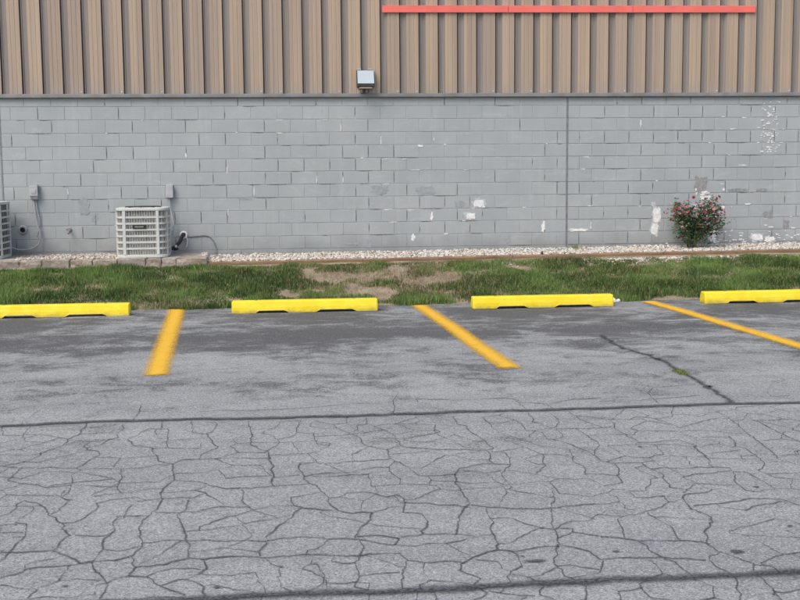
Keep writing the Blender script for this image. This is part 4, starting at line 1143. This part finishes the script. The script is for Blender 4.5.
fb = empty('faucet', (.82, 0, .912))
tag(fb, 'small metal garden faucet low on the grey wall left of the nameplate unit', 'faucet')
MB().tube([(0, 0, 0), (0, -.07, 0), (0, -.09, -.01)], .014, 8).build('body', M_BRASS, fb, smooth=True)
MB().tube([(0, -.085, -.005), (0, -.11, -.03), (0, -.115, -.055)], [.015, .015, .018], 8).build('spout', M_BRASS, fb, smooth=True)
hd = MB()
hd.tube([(.034 * math.cos(a), -.11, .012 + .034 * math.sin(a) * .5) for a in [2 * PI * i / 14 for i in range(15)]], .007, 6, False)
hd.box(-.032, .032, -.114, -.106, .008, .016)
hd.build('handle', M_GREYDK, fb, smooth=False)
MB().tube([(0, -.001, 0), (0, -.008, 0)], .034, 12).build('flange', M_BRASS, fb)

# ------------------------------------------------------------------ wheel stops
def stop_mesh():
    mb = MB()
    L = 1.85
    xs = [0, .012, .30, .34, .66, .72, 1.06, 1.12, 1.52, 1.58, 1.838, L]
    slot = lambda x: .030 if (.335 < x < .70 or 1.10 < x < 1.56) else 0.0
    for i, x in enumerate(xs):
        e = .010 if i in (0, len(xs) - 1) else 0
        zb = slot(x)
        ring = [(-.105 + e, zb), (-.098 + e, .070), (-.078 + e, .135 - e), (-.060, .150 - e), (.060, .150 - e), (.078 - e, .135 - e), (.098 - e, .070), (.105 - e, zb)]
        mb.v += [(x - L / 2, y, z) for y, z in ring]
    n = 8
    for i in range(len(xs) - 1):
        for j in range(n):
            mb.f.append((i * n + j, i * n + (j + 1) % n, (i + 1) * n + (j + 1) % n, (i + 1) * n + j))
    mb.f += [tuple(range(n)), tuple(range((len(xs) - 1) * n, len(xs) * n))]
    return mb.mesh('wheel_stop', M_YEL)
sm = stop_mesh()
pinm = MB().tube([(0, 0, .149), (0, 0, .153)], .018, 10).mesh('anchor_pin', M_GREYDK)
for x0, yy, rz, lab in ((.358, -3.645, .002, 'yellow concrete wheel stop cut off by the left edge'),
                        (3.480, -3.640, .001, 'yellow concrete wheel stop in front of the bare dirt patch, second from left'),
                        (6.555, -3.675, .003, 'yellow concrete wheel stop just left of the scrap of white litter'),
                        (9.650, -3.610, .006, 'yellow concrete wheel stop cut off by the right edge')):
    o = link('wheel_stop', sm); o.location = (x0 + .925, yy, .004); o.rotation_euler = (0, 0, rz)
    tag(o, lab, 'wheel stop', 'yellow wheel stops at the head of the parking bays')
    for px in (-.62, .62):
        p = link('anchor_pin', pinm, o); p.location = (px, 0, -.0005)

# litter
mb = MB(); 
for cx, cy, s_ in ((8.50, -3.42, .045), (8.56, -3.45, .035), (8.44, -3.40, .028)):
    b = len(mb.v)
    mb.v += [(cx + v[0] * s_ * random.uniform(.7, 1.4), cy + v[1] * s_ * random.uniform(.6, 1.3), .035 + v[2] * s_ * random.uniform(.5, 1.0)) for v in IV]
    mb.f += [tuple(int(i) + b for i in f) for f in IF]
tag(mb.build('litter', M_PAPER), 'crumpled scrap of white litter at the grass edge', 'litter')

# ------------------------------------------------------------------ rose bush
rb = empty('rose_bush', (10.60, -.50, .50)); rb.scale = (1.08, 1.05, 1.04)
tag(rb, 'leafy rose bush with pink blossoms growing against the grey wall', 'bush')
rnd = random.Random(5)
tips = []
stems = []
for i in range(20):
    a = rnd.uniform(0, 2 * PI); sp = .44 * rnd.random() ** .6; hh = rnd.uniform(.58, .88) - .30 * (sp / .44) ** 2
    tip = Vector((math.cos(a) * sp * 1.0, math.sin(a) * sp * .75, hh))
    base = Vector((math.cos(a) * .05, math.sin(a) * .05, 0))
    mid = base.lerp(tip, .5) + Vector((-math.cos(a) * sp * .18, -math.sin(a) * sp * .12, .04))
    pts = spline([base, mid, tip], 6)
    MB().tube(pts, [.011 - .007 * j / (len(pts) - 1) for j in range(len(pts))], 6).build('stem', M_STEM, rb, smooth=True)
    stems.append(pts); tips.append(tip)
LV, LF, LC = [], [], []
def leaf(p, d, s, c):
    d = d.normalized(); up = Vector((rnd.gauss(0, .35), rnd.gauss(0, .35) - .35, 1)).normalized()
    sd = d.cross(up).normalized(); nn = sd.cross(d)
    b = len(LV)
    for u, v, w in ((0, 0, 0), (.38, .30, .06), (.38, -.30, .06), (.40, 0, -.02), (.75, .22, .02), (.75, -.22, .02), (1, 0, -.06)):
        q = p + d * u * s + sd * v * s + nn * w * s; LV.append(q[:]); LC.append(c)
    LF.extend([(b, b + 1, b + 3), (b, b + 3, b + 2), (b + 1, b + 4, b + 3), (b + 3, b + 5, b + 2), (b + 3, b + 4, b + 6), (b + 3, b + 6, b + 5)])
for pts in stems:
    for k_ in range(125):
        t = rnd.random() ** .55
        if t < .40 and rnd.random() < .8: continue
        p = pts[min(len(pts) - 1, int(t * len(pts)))] + Vector((rnd.gauss(0, .058), rnd.gauss(0, .055), rnd.gauss(0, .05)))
        if p.z < .06 : continue
        out = Vector((p.x, p.y, 0)) + Vector((rnd.gauss(0, .25), rnd.gauss(0, .25), rnd.gauss(-.02, .2)))
        if rnd.random() < .07: c = (.16, .035, .03)
        else:
            q = rnd.random(); c = (.028 + .075 * q, .060 + .105 * q, .024 + .042 * q)
        leaf(p, out, rnd.uniform(.035, .062), c)
me = np_mesh('foliage', np.array(LV), np.array(LF), M_LEAF, col=np.array(LC))
tag(link('foliage', me, rb), kind='stuff')
def blossom(mat):
    mb = MB()
    for ring, (n_, rr, tilt) in enumerate(((6, .036, .35), (5, .028, .8), (4, .018, 1.2))):
        for i in range(n_):
            a = 2 * PI * i / n_ + ring * .5
            dx, dy = math.cos(a), math.sin(a); tx, ty = -dy, dx
            P = []
            for u, v, w in ((.05, 0, 0), (.55, .5, .25), (1.0, .35, .55), (1.05, -.35, .5), (.55, -.5, .25)):
                r_ = u * rr * math.cos(tilt * u); z = rr * (math.sin(tilt) * u + w * .2)
                P.append((dx * r_ + tx * v * rr, dy * r_ + ty * v * rr, z))
            mb.add(P, [(0, 1, 2), (0, 2, 3), (0, 3, 4)])
    return mb.mesh('blossom', mat)
bl = [blossom(m_) for m_ in M_PET]
for i in range(96):
    if i < 84:
        t = tips[i % 20]; p = t + Vector((rnd.gauss(0, .075), rnd.gauss(-.03, .065), rnd.gauss(.0, .06)))
    else:
        a = rnd.uniform(-PI, 0); p = Vector((math.cos(a) * .36 * rnd.uniform(.3, 1), math.sin(a) * .33, rnd.uniform(.33, .72)))
    if i < 84 and p.z < .50 and rnd.random() < .6: p.z += .2
    o = link('blossom', bl[rnd.choices((0, 1, 2, 3), (4, 4, 2, 3))[0]], rb)
    o.location = p; o.scale = [rnd.uniform(.42, .8)] * 3
    o.rotation_euler = (rnd.uniform(.2, 1.3), rnd.uniform(-.5, .5), rnd.uniform(-.9, .9))
